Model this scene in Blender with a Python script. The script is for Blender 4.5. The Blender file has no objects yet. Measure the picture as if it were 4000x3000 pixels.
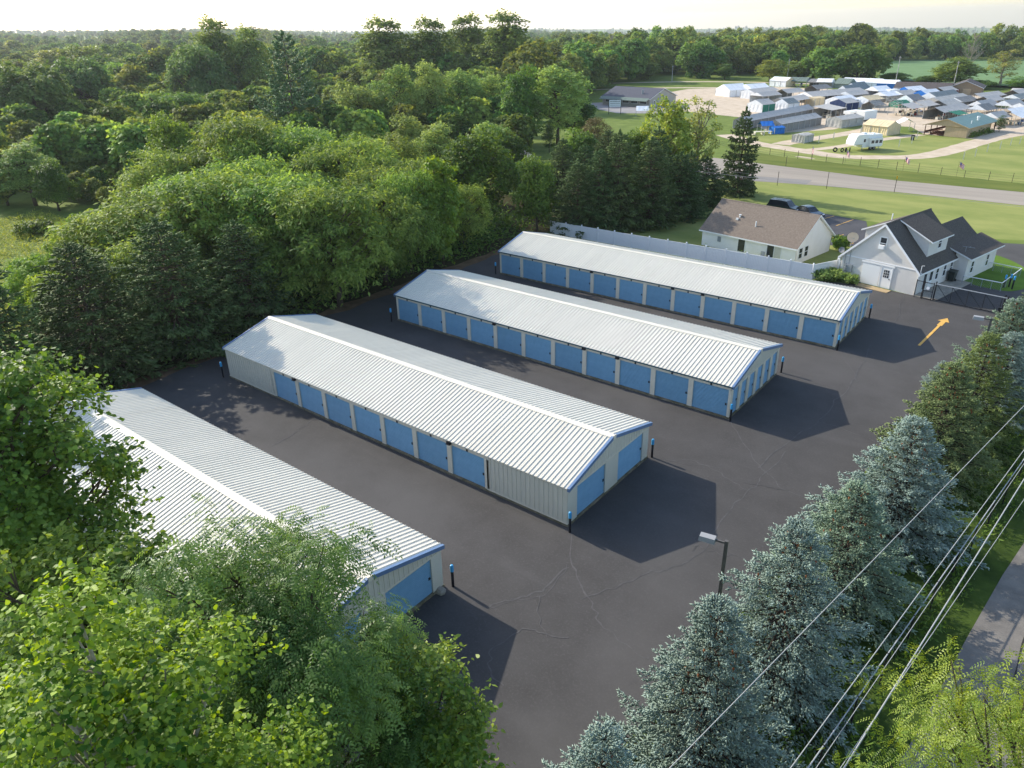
import bpy, math, random
import numpy as np
from mathutils import Matrix, Vector
random.seed(7)
R = math.radians
scene = bpy.context.scene
COL = scene.collection

# ------------------------------------------------------------------ camera, sky, sun, exposure
cam_d = bpy.data.cameras.new('camera')
cam_d.sensor_width = 36.0
cam_d.lens = 36.0 * 2887.86 / 4000.0
cam_d.clip_start, cam_d.clip_end = 0.3, 30000.0
cam = bpy.data.objects.new('camera', cam_d)
COL.objects.link(cam)
fw = Vector((-0.56415062, 0.69872284, -0.43990963))
rt = Vector((0.78433179, 0.61998234, -0.02110762))
up = Vector((-0.25798782, 0.35694299, 0.89779396))
CAM = Vector((-7.40655625, -54.16105833, 25.73971194))
m = Matrix((rt, up, -fw)).transposed().to_4x4()
m.translation = CAM
cam.matrix_world = m
scene.camera = cam

SUN_EL, SUN_AZ = 29.5, 177.3      # azimuth of the sun itself, counter-clockwise from +X
world = bpy.data.worlds.new('World')
scene.world = world
world.use_nodes = True
wn = world.node_tree
bg = wn.nodes['Background']
sky = wn.nodes.new('ShaderNodeTexSky')
sky.sky_type = 'NISHITA'
sky.sun_disc = False
sky.sun_elevation = R(SUN_EL)
sky.sun_rotation = R(90 - SUN_AZ)
sky.air_density, sky.dust_density, sky.ozone_density = 1.0, 0.95, 0.9
wn.links.new(sky.outputs[0], bg.inputs[0])
bg.inputs[1].default_value = 0.15
sun_d = bpy.data.lights.new('sun', 'SUN')
sun_d.energy, sun_d.angle, sun_d.color = 3.2, R(0.55), (1.0, 0.93, 0.80)
sun = bpy.data.objects.new('sun', sun_d)
COL.objects.link(sun)
sd = Vector((math.cos(R(SUN_EL)) * math.cos(R(SUN_AZ)), math.cos(R(SUN_EL)) * math.sin(R(SUN_AZ)), math.sin(R(SUN_EL))))
sun.rotation_euler = (-sd).to_track_quat('-Z', 'Y').to_euler()
vs = scene.view_settings
scene.display_settings.display_device = 'sRGB'
vs.view_transform, vs.look, vs.gamma, vs.use_curve_mapping = 'Standard', 'None', 1.0, False

vs.exposure = 1.0
scene.cycles.max_bounces = 6
scene.cycles.diffuse_bounces = 3
scene.cycles.transparent_max_bounces = 6
scene.cycles.sample_clamp_indirect = 6.0

# ------------------------------------------------------------------ materials
def srgb(r, g, b):
    f = lambda c: (c / 255 / 12.92) if c <= 10.3 else (((c / 255) + .055) / 1.055) ** 2.4
    return (f(r), f(g), f(b))

MATS = {}
def mat(name, col, rough=.7, var=.0, scale=3.0, col2=None, spec=.3, metal=0.0, bump=0.0, bscale=40.0, var_obj=0.0, coords='Object', stretch=None):
    """Principled surface whose colour wanders by noise between col and col2."""
    if name in MATS: return MATS[name]
    mt = bpy.data.materials.new(name); mt.use_nodes = True
    nt = mt.node_tree; p = nt.nodes['Principled BSDF']
    p.inputs['Roughness'].default_value = rough
    p.inputs['Specular IOR Level'].default_value = spec
    p.inputs['Metallic'].default_value = metal
    c = (*col, 1)
    if col2 is None:
        k = 1 - var
        col2 = tuple(x * k for x in col)
    tc = nt.nodes.new('ShaderNodeTexCoord')
    src = tc.outputs['Object']
    if coords == 'World':
        src = nt.nodes.new('ShaderNodeNewGeometry').outputs['Position']
    if stretch:
        mp = nt.nodes.new('ShaderNodeMapping'); mp.inputs['Scale'].default_value = stretch
        nt.links.new(src, mp.inputs['Vector']); src = mp.outputs[0]
    nz = nt.nodes.new('ShaderNodeTexNoise'); nz.inputs['Scale'].default_value = scale
    nz.inputs['Detail'].default_value = 6; nz.inputs['Roughness'].default_value = .65
    nt.links.new(src, nz.inputs['Vector'])
    rp = nt.nodes.new('ShaderNodeValToRGB')
    rp.color_ramp.elements[0].position, rp.color_ramp.elements[1].position = .32, .68
    rp.color_ramp.elements[0].color, rp.color_ramp.elements[1].color = (*col2, 1), c
    nt.links.new(nz.outputs['Fac'], rp.inputs[0])
    out = rp.outputs[0]
    if var_obj:
        oi = nt.nodes.new('ShaderNodeObjectInfo')
        hs = nt.nodes.new('ShaderNodeHueSaturation')
        mr = nt.nodes.new('ShaderNodeMapRange'); mr.inputs['To Min'].default_value = 1 - var_obj; mr.inputs['To Max'].default_value = 1 + var_obj
        nt.links.new(oi.outputs['Random'], mr.inputs['Value'])
        nt.links.new(mr.outputs[0], hs.inputs['Value']); nt.links.new(out, hs.inputs['Color']); out = hs.outputs[0]
    nt.links.new(out, p.inputs['Base Color'])
    if bump:
        b = nt.nodes.new('ShaderNodeBump'); b.inputs['Strength'].default_value = bump; b.inputs['Distance'].default_value = .02
        n2 = nt.nodes.new('ShaderNodeTexNoise'); n2.inputs['Scale'].default_value = bscale; n2.inputs['Detail'].default_value = 4
        nt.links.new(src, n2.inputs['Vector']); nt.links.new(n2.outputs['Fac'], b.inputs['Height']); nt.links.new(b.outputs[0], p.inputs['Normal'])
    MATS[name] = mt
    return mt

def blotch(mt, col, scale, lo, hi, amount=1.0, stretch=None):
    """lays a second, worn tone over a material where a coarse noise is high"""
    nt = mt.node_tree; p = nt.nodes['Principled BSDF']; src = p.inputs['Base Color'].links[0].from_socket
    v = nt.nodes.new('ShaderNodeNewGeometry').outputs['Position']
    if stretch:
        mp = nt.nodes.new('ShaderNodeMapping'); mp.inputs['Scale'].default_value = stretch; nt.links.new(v, mp.inputs['Vector']); v = mp.outputs[0]
    nz = nt.nodes.new('ShaderNodeTexNoise'); nz.inputs['Scale'].default_value = scale; nz.inputs['Detail'].default_value = 5; nz.inputs['Distortion'].default_value = .6
    nt.links.new(v, nz.inputs['Vector'])
    mr = nt.nodes.new('ShaderNodeMapRange'); mr.inputs['From Min'].default_value = lo; mr.inputs['From Max'].default_value = hi; mr.inputs['To Max'].default_value = amount
    nt.links.new(nz.outputs['Fac'], mr.inputs['Value'])
    mx = nt.nodes.new('ShaderNodeMix'); mx.data_type = 'RGBA'; mx.inputs[7].default_value = (*col, 1)
    nt.links.new(mr.outputs[0], mx.inputs[0]); nt.links.new(src, mx.inputs[6]); nt.links.new(mx.outputs[2], p.inputs['Base Color'])
    return mt

def bands(mt, axis, scale, strength=.6, dist=.02):
    """adds fine lap relief (siding, shingle courses) to a material's bump"""
    nt = mt.node_tree; p = nt.nodes['Principled BSDF']
    tc = nt.nodes.new('ShaderNodeTexCoord')
    w = nt.nodes.new('ShaderNodeTexWave'); w.wave_type = 'BANDS'; w.bands_direction = axis; w.wave_profile = 'SAW'
    w.inputs['Scale'].default_value = scale; w.inputs['Distortion'].default_value = .0
    nt.links.new(tc.outputs['Object'], w.inputs['Vector'])
    b = nt.nodes.new('ShaderNodeBump'); b.inputs['Strength'].default_value = strength; b.inputs['Distance'].default_value = dist
    nt.links.new(w.outputs['Fac'], b.inputs['Height']); nt.links.new(b.outputs[0], p.inputs['Normal'])
    return mt

def leaf_mat(name, c1, c2, trans=.35, rough=.5, objvar=.18, spec=.25):
    """leaf: diffuse + see-through light, colour by the leaf's own tint"""
    if name in MATS: return MATS[name]
    mt = bpy.data.materials.new(name); mt.use_nodes = True
    nt = mt.node_tree; p = nt.nodes['Principled BSDF']; o = nt.nodes['Material Output']
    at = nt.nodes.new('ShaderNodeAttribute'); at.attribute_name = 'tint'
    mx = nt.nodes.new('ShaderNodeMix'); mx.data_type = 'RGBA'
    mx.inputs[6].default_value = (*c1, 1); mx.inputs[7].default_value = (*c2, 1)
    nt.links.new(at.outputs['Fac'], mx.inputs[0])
    oi = nt.nodes.new('ShaderNodeObjectInfo')
    mr = nt.nodes.new('ShaderNodeMapRange'); mr.inputs['To Min'].default_value = 1 - objvar; mr.inputs['To Max'].default_value = 1 + objvar
    nt.links.new(oi.outputs['Random'], mr.inputs['Value'])
    hs = nt.nodes.new('ShaderNodeHueSaturation')
    mh = nt.nodes.new('ShaderNodeMapRange'); mh.inputs['To Min'].default_value = .5 - objvar * .12; mh.inputs['To Max'].default_value = .5 + objvar * .08
    w2 = nt.nodes.new('ShaderNodeMath'); w2.operation = 'FRACT'
    w3 = nt.nodes.new('ShaderNodeMath'); w3.operation = 'MULTIPLY'; w3.inputs[1].default_value = 7.31
    nt.links.new(oi.outputs['Random'], w3.inputs[0]); nt.links.new(w3.outputs[0], w2.inputs[0]); nt.links.new(w2.outputs[0], mh.inputs['Value'])
    nt.links.new(mh.outputs[0], hs.inputs['Hue'])
    nt.links.new(mr.outputs[0], hs.inputs['Value']); nt.links.new(mx.outputs[2], hs.inputs['Color'])
    nt.links.new(hs.outputs[0], p.inputs['Base Color'])
    p.inputs['Roughness'].default_value = rough; p.inputs['Specular IOR Level'].default_value = spec
    tr = nt.nodes.new('ShaderNodeBsdfTranslucent')
    h2 = nt.nodes.new('ShaderNodeHueSaturation'); h2.inputs['Value'].default_value = 1.5; h2.inputs['Saturation'].default_value = 1.15; h2.inputs['Hue'].default_value = .475
    nt.links.new(hs.outputs[0], h2.inputs['Color']); nt.links.new(h2.outputs[0], tr.inputs['Color'])
    ms = nt.nodes.new('ShaderNodeMixShader'); ms.inputs[0].default_value = trans
    nt.links.new(p.outputs[0], ms.inputs[1]); nt.links.new(tr.outputs[0], ms.inputs[2]); nt.links.new(ms.outputs[0], o.inputs['Surface'])
    MATS[name] = mt
    return mt

# ------------------------------------------------------------------ mesh helpers
class MB:
    def __init__(s): s.v, s.f, s.m = [], [], []
    def add(s, vs, fs, mi=0):
        b = len(s.v); s.v += [tuple(v) for v in vs]; s.f += [tuple(i + b for i in f) for f in fs]; s.m += [mi] * len(fs); return s
    def box(s, x0, x1, y0, y1, z0, z1, mi=0):
        return s.add([(x0, y0, z0), (x1, y0, z0), (x1, y1, z0), (x0, y1, z0), (x0, y0, z1), (x1, y0, z1), (x1, y1, z1), (x0, y1, z1)],
                     [(0, 3, 2, 1), (4, 5, 6, 7), (0, 1, 5, 4), (1, 2, 6, 5), (2, 3, 7, 6), (3, 0, 4, 7)], mi)
    def cbox(s, c, d, mi=0):
        return s.box(c[0] - d[0] / 2, c[0] + d[0] / 2, c[1] - d[1] / 2, c[1] + d[1] / 2, c[2] - d[2] / 2, c[2] + d[2] / 2, mi)
    def poly(s, pts, mi=0): return s.add(pts, [tuple(range(len(pts)))], mi)
    def prism(s, pts, vec, mi=0):
        n = len(pts); q = [tuple(p[i] + vec[i] for i in range(3)) for p in pts]
        return s.add(list(pts) + q, [tuple(range(n - 1, -1, -1)), tuple(range(n, 2 * n))] + [(i, (i + 1) % n, n + (i + 1) % n, n + i) for i in range(n)], mi)
    def tube(s, pts, r, n=6, mi=0, cap=True):
        pts = [Vector(p) for p in pts]; k = len(pts)
        rs = r if isinstance(r, (list, tuple)) else [r] * k
        vs = []
        for i, p in enumerate(pts):
            d = (pts[min(i + 1, k - 1)] - pts[max(i - 1, 0)]).normalized()
            a = d.orthogonal().normalized() if abs(d.z) > .9 else d.cross(Vector((0, 0, 1))).normalized()
            if abs(d.z) > .9: a = Vector((1, 0, 0)) - d * d.x; a.normalize()
            b = d.cross(a)
            for j in range(n):
                t = 2 * math.pi * j / n
                vs.append(p + (a * math.cos(t) + b * math.sin(t)) * rs[i])
        fs = [(i * n + j, i * n + (j + 1) % n, (i + 1) * n + (j + 1) % n, (i + 1) * n + j) for i in range(k - 1) for j in range(n)]
        if cap: fs += [tuple(range(n - 1, -1, -1)), tuple((k - 1) * n + j for j in range(n))]
        return s.add(vs, fs, mi)
    def mesh(s, name, mats, smooth=False):
        use = sorted({i for f in s.f for i in f}); ren = {o: n for n, o in enumerate(use)}
        s.v = [s.v[i] for i in use]; s.f = [tuple(ren[i] for i in f) for f in s.f]
        me = bpy.data.meshes.new(name); me.from_pydata(s.v, [], s.f)
        mats = mats if isinstance(mats, (list, tuple)) else [mats]
        for x in mats: me.materials.append(x)
        if len(mats) > 1: me.polygons.foreach_set('material_index', s.m)
        if smooth: me.polygons.foreach_set('use_smooth', [True] * len(s.f))
        me.update(); return me
    def build(s, name, mats, parent=None, smooth=False, loc=None, rot=None):
        return put(name, s.mesh(name, mats, smooth), parent, loc, rot)

def put(name, me, parent=None, loc=None, rot=None, scale=None):
    o = bpy.data.objects.new(name, me); COL.objects.link(o)
    if parent: o.parent = parent
    if loc: o.location = loc
    if rot: o.rotation_euler = rot
    if scale: o.scale = scale
    return o

def tag(o, label=None, cat=None, group=None, kind=None):
    if label: o['label'] = label
    if cat: o['category'] = cat
    if group: o['group'] = group
    if kind: o['kind'] = kind
    return o

def thing(name, label, cat, loc=(0, 0, 0), rz=0.0, group=None):
    o = bpy.data.objects.new(name, None); COL.objects.link(o); o.empty_display_size = .3
    o.location = loc; o.rotation_euler = (0, 0, rz)
    return tag(o, label, cat, group)

def copy_tree(o, parent=None):
    c = o.copy(); COL.objects.link(c); c.parent = parent
    for ch in list(o.children): copy_tree(ch, c)
    return c

def struct(name, me_or_mb, mats, label=None):
    o = me_or_mb.build(name, mats) if isinstance(me_or_mb, MB) else put(name, me_or_mb)
    return tag(o, label, kind='structure')

def np_mesh(name, verts, faces, mats, tint=None, k=4, fm=None, smooth=False):
    """fast mesh: faces (n,k) index array"""
    me = bpy.data.meshes.new(name)
    nv, nf = len(verts), len(faces)
    me.vertices.add(nv); me.vertices.foreach_set('co', np.asarray(verts, np.float32).ravel())
    me.loops.add(nf * k); me.loops.foreach_set('vertex_index', np.asarray(faces, np.int32).ravel())
    me.polygons.add(nf); me.polygons.foreach_set('loop_start', np.arange(nf, dtype=np.int32) * k)
    mats = mats if isinstance(mats, (list, tuple)) else [mats]
    for x in mats: me.materials.append(x)
    if fm is not None: me.polygons.foreach_set('material_index', np.asarray(fm, np.int32))
    if smooth: me.polygons.foreach_set('use_smooth', np.ones(nf, bool))
    if tint is not None:
        a = me.attributes.new('tint', 'FLOAT', 'FACE'); a.data.foreach_set('value', np.asarray(tint, np.float32))
    me.update(calc_edges=True); me.validate(); return me

def sheet(name, pts, z, mt, label=None, sub=None):
    """flat ground sheet from a world outline"""
    b = MB(); b.poly([(x, y, z) for x, y in pts])
    o = b.build(name, mt); return tag(o, label, kind='structure')

def smooth_line(pts, n=6):
    """Catmull-Rom through 2-D points"""
    P = [pts[0]] + list(pts) + [pts[-1]]; out = []
    for i in range(1, len(P) - 2):
        p0, p1, p2, p3 = (np.array(P[i + k], float) for k in (-1, 0, 1, 2))
        for j in range(n):
            t = j / n
            out.append(tuple(.5 * ((2 * p1) + (-p0 + p2) * t + (2 * p0 - 5 * p1 + 4 * p2 - p3) * t ** 2 + (-p0 + 3 * p1 - 3 * p2 + p3) * t ** 3)))
    out.append(tuple(pts[-1])); return out

def ribbon(name, pts, w, z, mt, kind='structure', label=None, jitter=0.0):
    """strip of width w (number or list) along a 2-D line"""
    b = MB(); n = len(pts); L = []; Q = []
    for i in range(n):
        a, c = np.array(pts[max(i - 1, 0)]), np.array(pts[min(i + 1, n - 1)])
        d = (c - a) / (np.linalg.norm(c - a) + 1e-9); nn = np.array([-d[1], d[0]])
        ww = (w[i] if isinstance(w, (list, tuple)) else w) / 2 * (1 + random.uniform(-jitter, jitter))
        L.append((*(np.array(pts[i]) + nn * ww), z)); Q.append((*(np.array(pts[i]) - nn * ww), z))
    b.add(L + Q, [(n + i, n + i + 1, i + 1, i) for i in range(n - 1)])
    o = b.build(name, mt); return tag(o, label, kind=kind)

# ------------------------------------------------------------------ terrain
D0 = np.array([-0.6282, 0.7780]); S0 = np.array([0.7780, 0.6282])     # forward / sideways on the map
def terrain(x, y):
    dx, dy = x - CAM.x, y - CAM.y
    d = np.hypot(dx, dy) + 1e-6
    f, s = (dx * D0[0] + dy * D0[1]) / d, (dx * S0[0] + dy * S0[1]) / d
    f = np.maximum(f, -.2); s = np.clip(s, -.75, .75)
    k = np.maximum(0, d - 420) * 1.25
    k = np.minimum(k, 4500)
    th = np.degrees(np.arctan2(s, f)); w = np.clip((d - 650) / 700, 0, 1); w = w * w * (3 - 2 * w)
    return (-.0081 * f - .0235 * s) * k + w * (5 * np.sin(th * .33 + 1.0) + 4 * np.sin(th * .85 + d * .002) + 9 * np.exp(-((th + 24) / 7) ** 2))

GRASS = mat('grass_ground', srgb(116, 130, 62), .95, col2=srgb(88, 106, 46), scale=.35, spec=.1, coords='World', bump=.5, bscale=9)
nr, na = 90, 144
rad = np.concatenate([np.linspace(.05, 400, 24), 400 * (7000 / 400) ** (np.arange(1, nr - 23) / (nr - 24))])
gx, gy = [], []
for r_ in rad:
    for a in np.arange(na) / na * 2 * np.pi:
        gx.append(CAM.x + r_ * np.cos(a)); gy.append(CAM.y + r_ * np.sin(a))
gx, gy = np.array(gx), np.array(gy)
gz = terrain(gx, gy)
fc = [(i * na + j, (i + 1) * na + j, (i + 1) * na + (j + 1) % na, i * na + (j + 1) % na) for i in range(len(rad) - 1) for j in range(na)]
gv = np.stack([gx, gy, gz], 1)
me = np_mesh('ground', gv, np.array(fc), GRASS, smooth=True)
struct('ground', me, None)

# ------------------------------------------------------------------ ground sheets
ASPH = mat('asphalt', srgb(77, 75, 74), .85, col2=srgb(68, 66, 65), scale=.5, spec=.2, coords='World', bump=.35, bscale=30)
blotch(ASPH, srgb(92, 90, 89), .07, .48, .75, .7); blotch(ASPH, srgb(88, 86, 85), .3, .55, .8, .5, (.2, 1.3, 1)); blotch(ASPH, srgb(60, 58, 59), 1.3, .66, .76, .35); blotch(ASPH, srgb(92, 90, 89), 9, .5, .8, .5)
ASPH2 = mat('fresh_asphalt', srgb(80, 78, 80), .85, col2=srgb(66, 65, 68), scale=.3, spec=.3, coords='World', bump=.3, bscale=25)
ROADM = mat('old_road_asphalt', srgb(160, 150, 137), .9, col2=srgb(142, 133, 122), scale=.25, spec=.2, coords='World', stretch=(.12, 1.6, 1))
ROADD = mat('road_patch_asphalt', srgb(138, 133, 128), .9, col2=srgb(126, 122, 118), scale=.4, spec=.2, coords='World')
ROADR = mat('lane_asphalt', srgb(134, 128, 120), .9, col2=srgb(108, 103, 97), scale=.9, spec=.2, coords='World', bump=.5, bscale=14)
GRAVEL = mat('gravel_dirt', srgb(204, 188, 168), .95, col2=srgb(180, 163, 140), scale=.4, spec=.1, coords='World')
LAWN = mat('lawn', srgb(104, 132, 50), .95, col2=srgb(78, 104, 38), scale=.3, spec=.08, coords='World', bump=.4, bscale=8)
LAWN2 = mat('dry_lawn', srgb(148, 150, 88), .95, col2=srgb(114, 127, 66), scale=.16, spec=.08, coords='World', bump=.4, bscale=8, stretch=(.5, 1, 1))
VERGE = mat('verge_grass', srgb(112, 118, 58), .95, col2=srgb(84, 98, 42), scale=.3, spec=.08, coords='World', stretch=(.3, 1.2, 1))
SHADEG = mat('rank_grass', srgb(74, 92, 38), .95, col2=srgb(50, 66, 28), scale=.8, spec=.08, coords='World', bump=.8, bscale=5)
SOY = mat('crop_leaves', srgb(112, 138, 94), .95, col2=srgb(98, 125, 82), scale=.06, spec=.08, coords='World')
YEL = mat('yellow_paint', srgb(224, 178, 92), .75, col2=srgb(200, 154, 76), scale=3, spec=.3)
blotch(YEL, srgb(112, 96, 70), 3.5, .6, .72, .8)
CONC = mat('concrete', srgb(172, 164, 150), .9, col2=srgb(140, 132, 120), scale=1.2, spec=.2)
CONCY = mat('warm_concrete', srgb(186, 164, 128), .9, col2=srgb(160, 138, 105), scale=1.2, spec=.2)
CRACK = mat('crack_filler', srgb(94, 92, 92), .9, col2=srgb(76, 75, 75), scale=2, spec=.2, coords='World')
DIRT = mat('bare_dirt', srgb(120, 98, 76), .95, col2=srgb(86, 72, 52), scale=1, spec=.1, coords='World')

sheet('parking_lot', [(-65, -46), (-16.95, -46), (-16.7, -35.3), (-15.4, -18), (-13.6, 5), (-12.9, 15), (-12.2, 20.5), (-11.0, 21.6), (-9.0, 22.2), (-7.5, 25), (-3, 27), (-3, 60),
      (-13.7, 53.9), (-16.1, 53.0), (-19.1, 53.2), (-20, 53), (-17, 47), (-17, 34.4), (-19.1, 26.4), (-25, 27.2), (-30, 25.6), (-65, 25.6)], .012, ASPH)
sheet('rear_parking_lot', [(-39.2, 56.9), (-32.4, 55.4), (-31.3, 52), (-28.6, 44.5), (-30.6, 41.3), (-32.6, 40.6), (-41, 42.2)], .012, ASPH2)
sheet('lawn_island', smooth_line([(-17.3, 46.5), (-16.5, 46.6), (-15.7, 46.8), (-14.7, 46.1), (-13.5, 44.8), (-12.2, 42.5), (-11.0, 38.5), (-11.4, 35.3), (-12.2, 33.7), (-13.0, 33.1), (-14.3, 33.2), (-15.5, 33.4), (-17, 34.3)]), .022, LAWN)
sheet('lawn', [(-63, 26), (-30.3, 25.95), (-28.6, 29), (-27, 36), (-29, 41), (-41, 42), (-41, 57.4), (-20, 53.5), (-3, 60), (-3, 76.5), (-16.4, 77.0), (-33.9, 77.2), (-46.9, 75.7), (-56.8, 73.8), (-66, 72), (-66, 40)], .006, LAWN2)
sheet('road', [(-72, 71.6), (-66, 72.3), (-56.8, 74.0), (-46.9, 75.9), (-33.9, 77.4), (-16.4, 77.2), (40, 76.5), (40, 86), (-17.6, 87.5), (-36.1, 87.1), (-48.5, 89.2), (-65.5, 91.9), (-72, 93)], .016, ROADM)
sheet('road_patch', [(-66, 72.6), (-56.8, 74.3), (-47.6, 76.0), (-47.9, 80.0), (-57, 78.6), (-66, 77.6)], .022, ROADD)
sheet('verge', [(-66, 92), (-48.5, 89.3), (-36.1, 87.2), (-17.6, 87.6), (40, 86.2), (40, 93.5), (-18.4, 94.9), (-23.6, 95.2), (-38.5, 97.1), (-51.7, 99.4), (-60.4, 100.8), (-71, 105)], .010, VERGE)
# market ground
sheet('market_gravel', [(-150, 178), (-95, 160), (-79, 138), (-72, 130), (-58, 160), (-50, 160), (-44.6, 148), (-34, 145), (-26, 160), (5, 190), (5, 262), (-60, 262), (-90, 258), (-125, 262), (-150, 240)], .008, GRAVEL)
sheet('field_grass', [(-71, 105), (-60.4, 101), (-51.7, 99.6), (-38.5, 97.3), (-18.4, 95.1), (40, 93.7), (40, 190), (5, 190), (-25, 160.5), (-34, 144), (-45, 147), (-62, 150), (-76, 131), (-80, 122)], .009, LAWN2)
ribbon('gravel_path', smooth_line([(-84, 125), (-73, 116), (-66, 112.8), (-60, 110.3), (-51, 107.3), (-44.5, 110), (-39.6, 113.2), (-36.6, 119), (-34.5, 128), (-31.9, 142), (-27.8, 157), (-18, 172)]), 4.6, .017, GRAVEL, jitter=.06)
ribbon('gravel_path', smooth_line([(-67, 116.5), (-66, 122), (-62, 134), (-58.5, 146), (-56, 160)]), 4.2, .021, GRAVEL, jitter=.06)
ribbon('gravel_path', smooth_line([(-59.6, 111.5), (-55.6, 119), (-53.0, 128), (-49.0, 138), (-45, 147)]), 2.6, .021, GRAVEL, jitter=.06)
for q in ([(-66, 138), (-58, 150), (-55, 160), (-63, 158)], [(-100, 206), (-90, 225), (-96, 228), (-106, 210)], [(-38, 215), (-20, 235), (-24, 243), (-42, 224)], [(-74, 180), (-70, 195), (-73, 197), (-78, 182)], [(-20, 200), (0, 215), (0, 235), (-24, 215)]):
    sheet('lawn_strip', q, .015, LAWN2)
sheet('shop_forecourt', [(-160, 170), (-131, 153), (-118, 158), (-118, 176), (-128, 182), (-150, 182)], .012, mat('grey_forecourt', srgb(150, 146, 144), .9, col2=srgb(132, 129, 128), scale=.2, coords='World'))
ribbon('gravel_road', smooth_line([(-215, 235), (-185, 262), (-160, 277), (-127, 282), (-100, 279)]), 4.5, .012, GRAVEL)
ribbon('gravel_road', smooth_line([(-190, 215), (-165, 238), (-140, 250), (-122, 252)]), 4, .012, GRAVEL)
sheet('dirt_patch', smooth_line([(-59, 102.4), (-56.5, 101.6), (-54.5, 101.5), (-55.5, 102.6), (-58, 103.3), (-59, 102.4)]), .013, GRAVEL)
# crop field far right follows the terrain
b = MB(); nx = 20
qa, qb, qc, qd = (np.array(v, float) for v in ((-96, 306), (-36, 283), (-20, 640), (-150, 560)))
for i in range(nx):
    for j in range(nx):
        P = []
        for (u, v) in ((i, j), (i + 1, j), (i + 1, j + 1), (i, j + 1)):
            u, v = u / nx, v / nx
            p = (qa * (1 - u) + qb * u) * (1 - v) + (qd * (1 - u) + qc * u) * v
            P.append((p[0], p[1], float(terrain(p[0], p[1])) + .8))
        b.poly(P)
tag(b.build('crop_field', SOY), kind='structure')
# right-hand lane and its verges
lane = lambda y: -7.86 + .105 * (y + 28.6) + .00036 * min(y + 28.6, 50) ** 2
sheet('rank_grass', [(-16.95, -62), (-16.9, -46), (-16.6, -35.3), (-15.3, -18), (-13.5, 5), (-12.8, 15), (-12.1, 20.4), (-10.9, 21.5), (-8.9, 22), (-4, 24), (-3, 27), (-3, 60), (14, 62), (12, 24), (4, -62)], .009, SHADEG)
b = MB(); ys = list(range(-64, 81, 6))
b.add([(lane(y) + random.uniform(-.12, .12), y, .02) for y in ys] + [(lane(y) + 5.6, y, .02) for y in ys], [(i, len(ys) + i, len(ys) + i + 1, i + 1) for i in range(len(ys) - 1)])
tag(b.build('lane', ROADR), kind='structure')
ribbon('lane_crack', smooth_line([(-7.2, -24.6), (-6.2, -24.2), (-5.5, -24.9), (-4.0, -24.6)]), .05, .026, mat('dark_crack', srgb(52, 50, 48), .95), jitter=.5)
ribbon('lane_crack', smooth_line([(-6.3, -29), (-5.9, -26), (-5.2, -24), (-5.1, -20), (-4.6, -16)]), .05, .0265, mat('dark_crack', (0, 0, 0)), jitter=.5)
ribbon('dirt_edge', smooth_line([(-65.3, -46), (-65.2, -24), (-65.4, -12), (-64.9, 4), (-65, 15), (-64.6, 25)]), [1.6, 1.2, 1.9, 1.3, 1.7, 1.2, 1.6, 1.3, 1.9, 1.4, 1.6] * 4, .018, DIRT, jitter=.3)

sheet('forest_floor', [(-64.8, -60), (-64.8, -24), (-64.8, -12), (-64.8, 4), (-64.8, 26), (-65.5, 40), (-76, 44), (-112, 36), (-112, -16), (-80, -36), (-80, -60)], .007, mat('leaf_litter', srgb(70, 64, 40), .95, col2=srgb(48, 52, 28), scale=.8, spec=.05, coords='World', bump=.8, bscale=5))
# crack filler lines on the lot
CR = [([(-25.99, -26.13), (-24.7, -28.13), (-23.46, -29.23), (-22.08, -30.29), (-20.96, -31.0), (-19.5, -31.54), (-18.1, -31.69)], 0.09), ([(-25.97, -33.42), (-25.54, -32.69), (-24.96, -31.93), (-24.48, -30.65), (-24.54, -28.7)], 0.1), ([(-25.78, -33.4), (-25.23, -32.34), (-24.18, -31.06), (-24.64, -28.55)], 0.05), ([(-22.71, -30.15), (-21.68, -28.54), (-20.89, -26.65), (-20.34, -25.69), (-19.64, -24.43), (-19.41, -22.97), (-19.79, -20.97), (-19.85, -17.97), (-19.64, -15.7), (-19.62, -14.1), (-19.51, -10.57)], 0.08), ([(-25.67, -16.18), (-24.45, -15.98), (-22.78, -15.43), (-21.18, -15.9), (-19.84, -16.47)], 0.06), ([(-25.16, -16.5), (-24.38, -15.45), (-23.18, -15.25), (-22.03, -15.02)], 0.05), ([(-24.35, -8.64), (-22.65, -10.64), (-20.31, -13.27), (-19.23, -14.13), (-17.89, -15.03), (-15.71, -15.01)], 0.07), ([(-20.21, -13.53), (-19.96, -10.17), (-19.59, -7.22), (-19.13, -5.25), (-19.21, -1.37), (-19.08, 1.6), (-19.4, 6.08), (-20.02, 11.57)], 0.09), ([(-18.96, -5.29), (-17.19, -5.46), (-15.58, -5.84), (-14.9, -6.23)], 0.06), ([(-22.38, -36.77), (-23.38, -36.52), (-23.99, -35.29), (-23.62, -33.5), (-22.6, -33.24), (-21.6, -32.71)], 0.07), ([(-19.92, -23.6), (-19.79, -23.01), (-19.1, -23.08), (-18.08, -22.7), (-16.7, -22.36)], 0.06), ([(-20.17, -22.8), (-20.23, -21.82), (-19.65, -22.16), (-18.93, -22.86)], 0.05), ([(-47.78, -30.39), (-47.9, -29.15), (-48.2, -27.75), (-48.45, -26.24)], 0.08), ([(-22.6, -33.24), (-23.69, -32.49), (-24.36, -31.4)], 0.05), ([(-21.66, 7.93), (-19.8, 4.7), (-18.77, 2.32)], 0.06), ([(-20.87, 25.68), (-19.94, 19.92), (-19.69, 17.17)], 0.06), ([(-17.89, -15.03), (-19.19, -15.37), (-20.51, -15.72)], 0.04)]
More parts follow.
